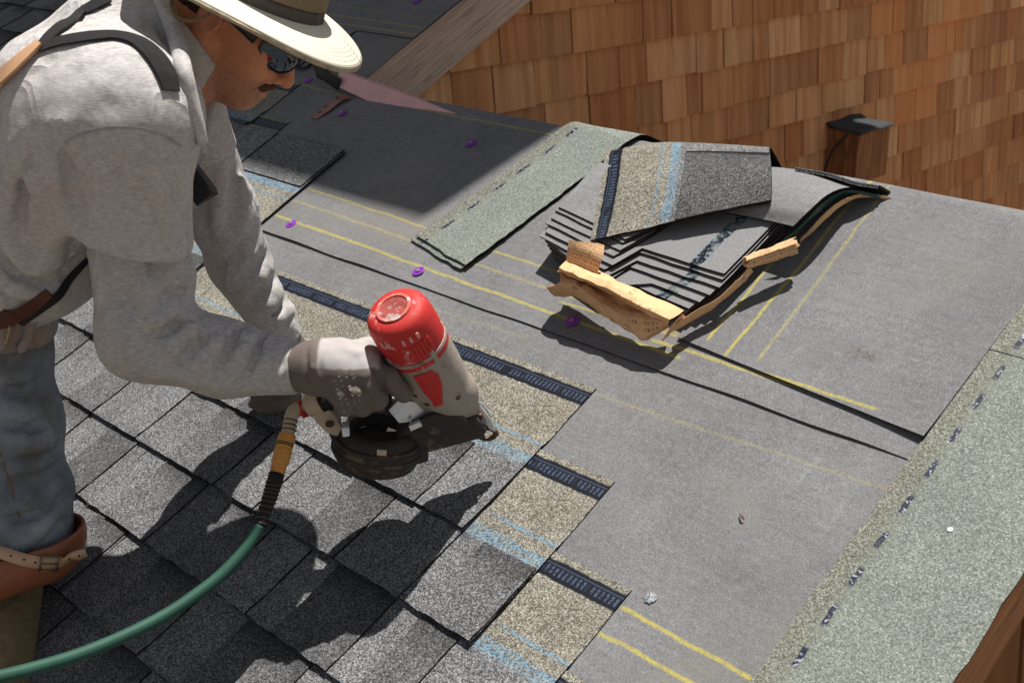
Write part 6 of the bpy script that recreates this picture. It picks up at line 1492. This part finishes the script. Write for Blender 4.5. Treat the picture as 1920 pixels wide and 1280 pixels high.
prism('magazine_foot', [(-0.0707, -0.0418, 0.1398), (-0.0561, -0.0211, 0.1426), (-0.0535, -0.0232, 0.1233), (-0.0685, -0.0448, 0.1171)], 0, .03, DARK)
prism('magazine_toe', [(-0.1035, -0.0973, 0.1135), (-0.0921, -0.0843, 0.1162), (-0.0914, -0.0837, 0.1023), (-0.1024, -0.0972, 0.0980)], 0, .018, BRN, bev=.0015)
prism('feed_latch', [(-0.0590, -0.0539, 0.1790), (-0.0518, -0.0396, 0.1833), (-0.0483, -0.0368, 0.1767), (-0.0563, -0.0526, 0.1710)], 0, .006, ALU, bev=.001)
# nose
prism('nose', [(-0.0742, 0.0350, 0.1824), (-0.0611, 0.0600, 0.1819), (-0.0490, 0.0702, 0.1647), (-0.0387, 0.0844, 0.1418), (-0.0406, 0.0758, 0.1298), (-0.0470, 0.0587, 0.1408), (-0.0676, 0.0370, 0.1662)], 0, .026, BRN)
prism('nose_bracket', [(-0.0508, 0.0548, 0.1868), (-0.0454, 0.0653, 0.1903), (-0.0368, 0.0720, 0.1733), (-0.0272, 0.0814, 0.1538), (-0.0233, 0.0862, 0.1338), (-0.0305, 0.0808, 0.1369), (-0.0391, 0.0695, 0.1593)], 0, .008, ALU, bev=.001)
prism('depth_adjuster', [(-0.0533, 0.0617, 0.1926), (-0.0473, 0.0694, 0.1955), (-0.0419, 0.0728, 0.1837), (-0.0457, 0.0652, 0.1771)], 0, .014, ALU, bev=.0015)
nt_ = arr((-0.0365, 0.0808, 0.1259)); th = np.linspace(0, 2 * math.pi, 25)[:-1]
V = []; F = []
ex, ey = nrm(arr((-0.0267, 0.0905, 0.1258)) - nt_), nrm(arr((-0.0358, 0.0719, 0.1577)) - nt_); ey = nrm(ey - ex * (ex @ ey)); ez = np.cross(ex, ey)
for k, t in enumerate(th):
    for j in range(8):
        s_ = 2 * math.pi * j / 8; r = .0105 + .0036 * math.cos(s_); V.append(nt_ + ex * r * 1.25 * math.cos(t) + ey * r * math.sin(t) + ez * .0050 * math.sin(s_))
for k in range(24):
    for j in range(8): F.append((k * 8 + j, k * 8 + (j + 1) % 8, ((k + 1) % 24) * 8 + (j + 1) % 8, ((k + 1) % 24) * 8 + j))
obj('nose_tip', V, F, BRN, gun, smooth=True)
for p, r in (((-0.0322, 0.0551, 0.1540), .006), ((-0.0324, 0.0633, 0.1635), .0045), ((-0.0308, 0.0634, 0.1445), .0048)): obj('bolt', *lathe(arr(p), GW, [(0, r), (.003, r), (.0042, r * .6)], 14), BRN, gun, auto=40)
V, F = tube([gp(GLEN - .03, -.035, .01), gp(GLEN - .01, -.044, .012), gp(GLEN + .02, -.046, .012)], .0016, 8); obj('return_wire', V, F, ALU, gun, smooth=True)

# ------------------------------------------------------------------ air hose
g = NG('green_hose', .6, .3); c = g.coord(); g.col(g.mix(1.0, (.020, .076, .055), g.math('MULTIPLY_ADD', g.noise(c, 30.0, 4.0), .5, .75), 'MULTIPLY')); HOSE = g.m
hp_ = [(-0.1443, -0.2639, 0.0662), (-0.1417, -0.2817, 0.0489), (-0.1403, -0.3111, 0.0295), (-0.1416, -0.3537, 0.0103), (-0.1457, -0.4294, -0.0085), (-0.1548, -0.5260, -0.0149), (-0.1637, -0.6139, -0.0062), (-0.1741, -0.7121, 0.0143), (-0.1937, -0.8370, 0.0442)] + [tuple(R(-1.25, -1.0, .06)), tuple(R(-1.5, -1.05, .020)), tuple(R(-2.2, -1.0, .020)), tuple(R(-3.2, -1.15, .020))]
V, F = tube(hp_, .0086, 18, 8); hz = obj('air_hose', V, F, HOSE, smooth=True); setp(hz, 'green air hose curving from the nail gun to the lower left corner', 'hose')
sw = [(-0.2025, -0.1375, 0.1864), (-0.2045, -0.1485, 0.1868), (-0.2011, -0.1581, 0.1799), (-0.1959, -0.1666, 0.1690), (-0.1900, -0.1736, 0.1596)]
V, F = tube(sw, [.0100, .0105, .0102, .0098, .0098], 16); obj('swivel_fitting', V, F, CREAMM, hz, smooth=True)
a, b = arr((-0.1904, -0.1732, 0.1610)), arr((-0.1702, -0.2111, 0.1172)); ca = nrm(b - a); L_ = np.linalg.norm(b - a)
OR = worn('orange_brass', (.62, .27, .055), (.34, .17, .06), .4, .42, 50, .5)
cpl = obj('coupler', *lathe(a, ca, [(0, .0105), (.001, .0125), (.012, .0128), (.013, .0115), (.022, .0115), (.023, .0130), (L_ * .72, .0128), (L_ * .74, .0112), (L_ * .97, .0112), (L_, .0095)], 24), OR, hz, auto=35)
for t, col_, nm in ((.0145, (.05, .22, .05), 'green_ring'), (.0175, (.5, .02, .02), 'red_ring'), (.0205, (.65, .5, .04), 'yellow_ring')):
    obj(nm, *lathe(a + ca * t, ca, [(-.0013, .0116), (-.001, .0124), (.001, .0124), (.0013, .0116)], 24), plain(nm + '_paint', col_, .5, .4, var=.1), cpl, auto=35)
for t in (.2, .45, .7): 
    x = arr(sw[2]) + (arr(sw[4]) - arr(sw[2])) * t; obj('fitting_ring', *lathe(x, nrm(arr(sw[4]) - arr(sw[2])), [(-.001, .0098), (-.0006, .0110), (.0006, .0110), (.001, .0098)], 18), BRN, hz, auto=35)
V, F = tube([(-0.1704, -0.2109, 0.1179), (-0.1591, -0.2318, 0.0957), (-0.1439, -0.2643, 0.0648)], [.0115, .0105, .0085], 16); sp_ = obj('strain_relief', V, F, RUB, hz, smooth=True)
cl = catmull([(-0.1652, -0.2200, 0.1087), (-0.1565, -0.2369, 0.0901), (-0.1447, -0.2627, 0.0664)], 60); P_ = []; n_ = len(cl)
for i in range(0, n_):
    t = i / (n_ - 1); d = nrm(cl[min(i + 1, n_ - 1)] - cl[max(i - 1, 0)]); _, u_, v_ = frame_of(d); ph_ = t * 2 * math.pi * 9.0; r = .0112 - .0022 * t
    P_.append(cl[i] + (u_ * math.cos(ph_) + v_ * math.sin(ph_)) * r)
V, F = tube(P_, .0015, 6, 1); obj('spring', V, F, plain('spring_wire', (.055, .055, .05), .4, .5, .5), hz, smooth=True)
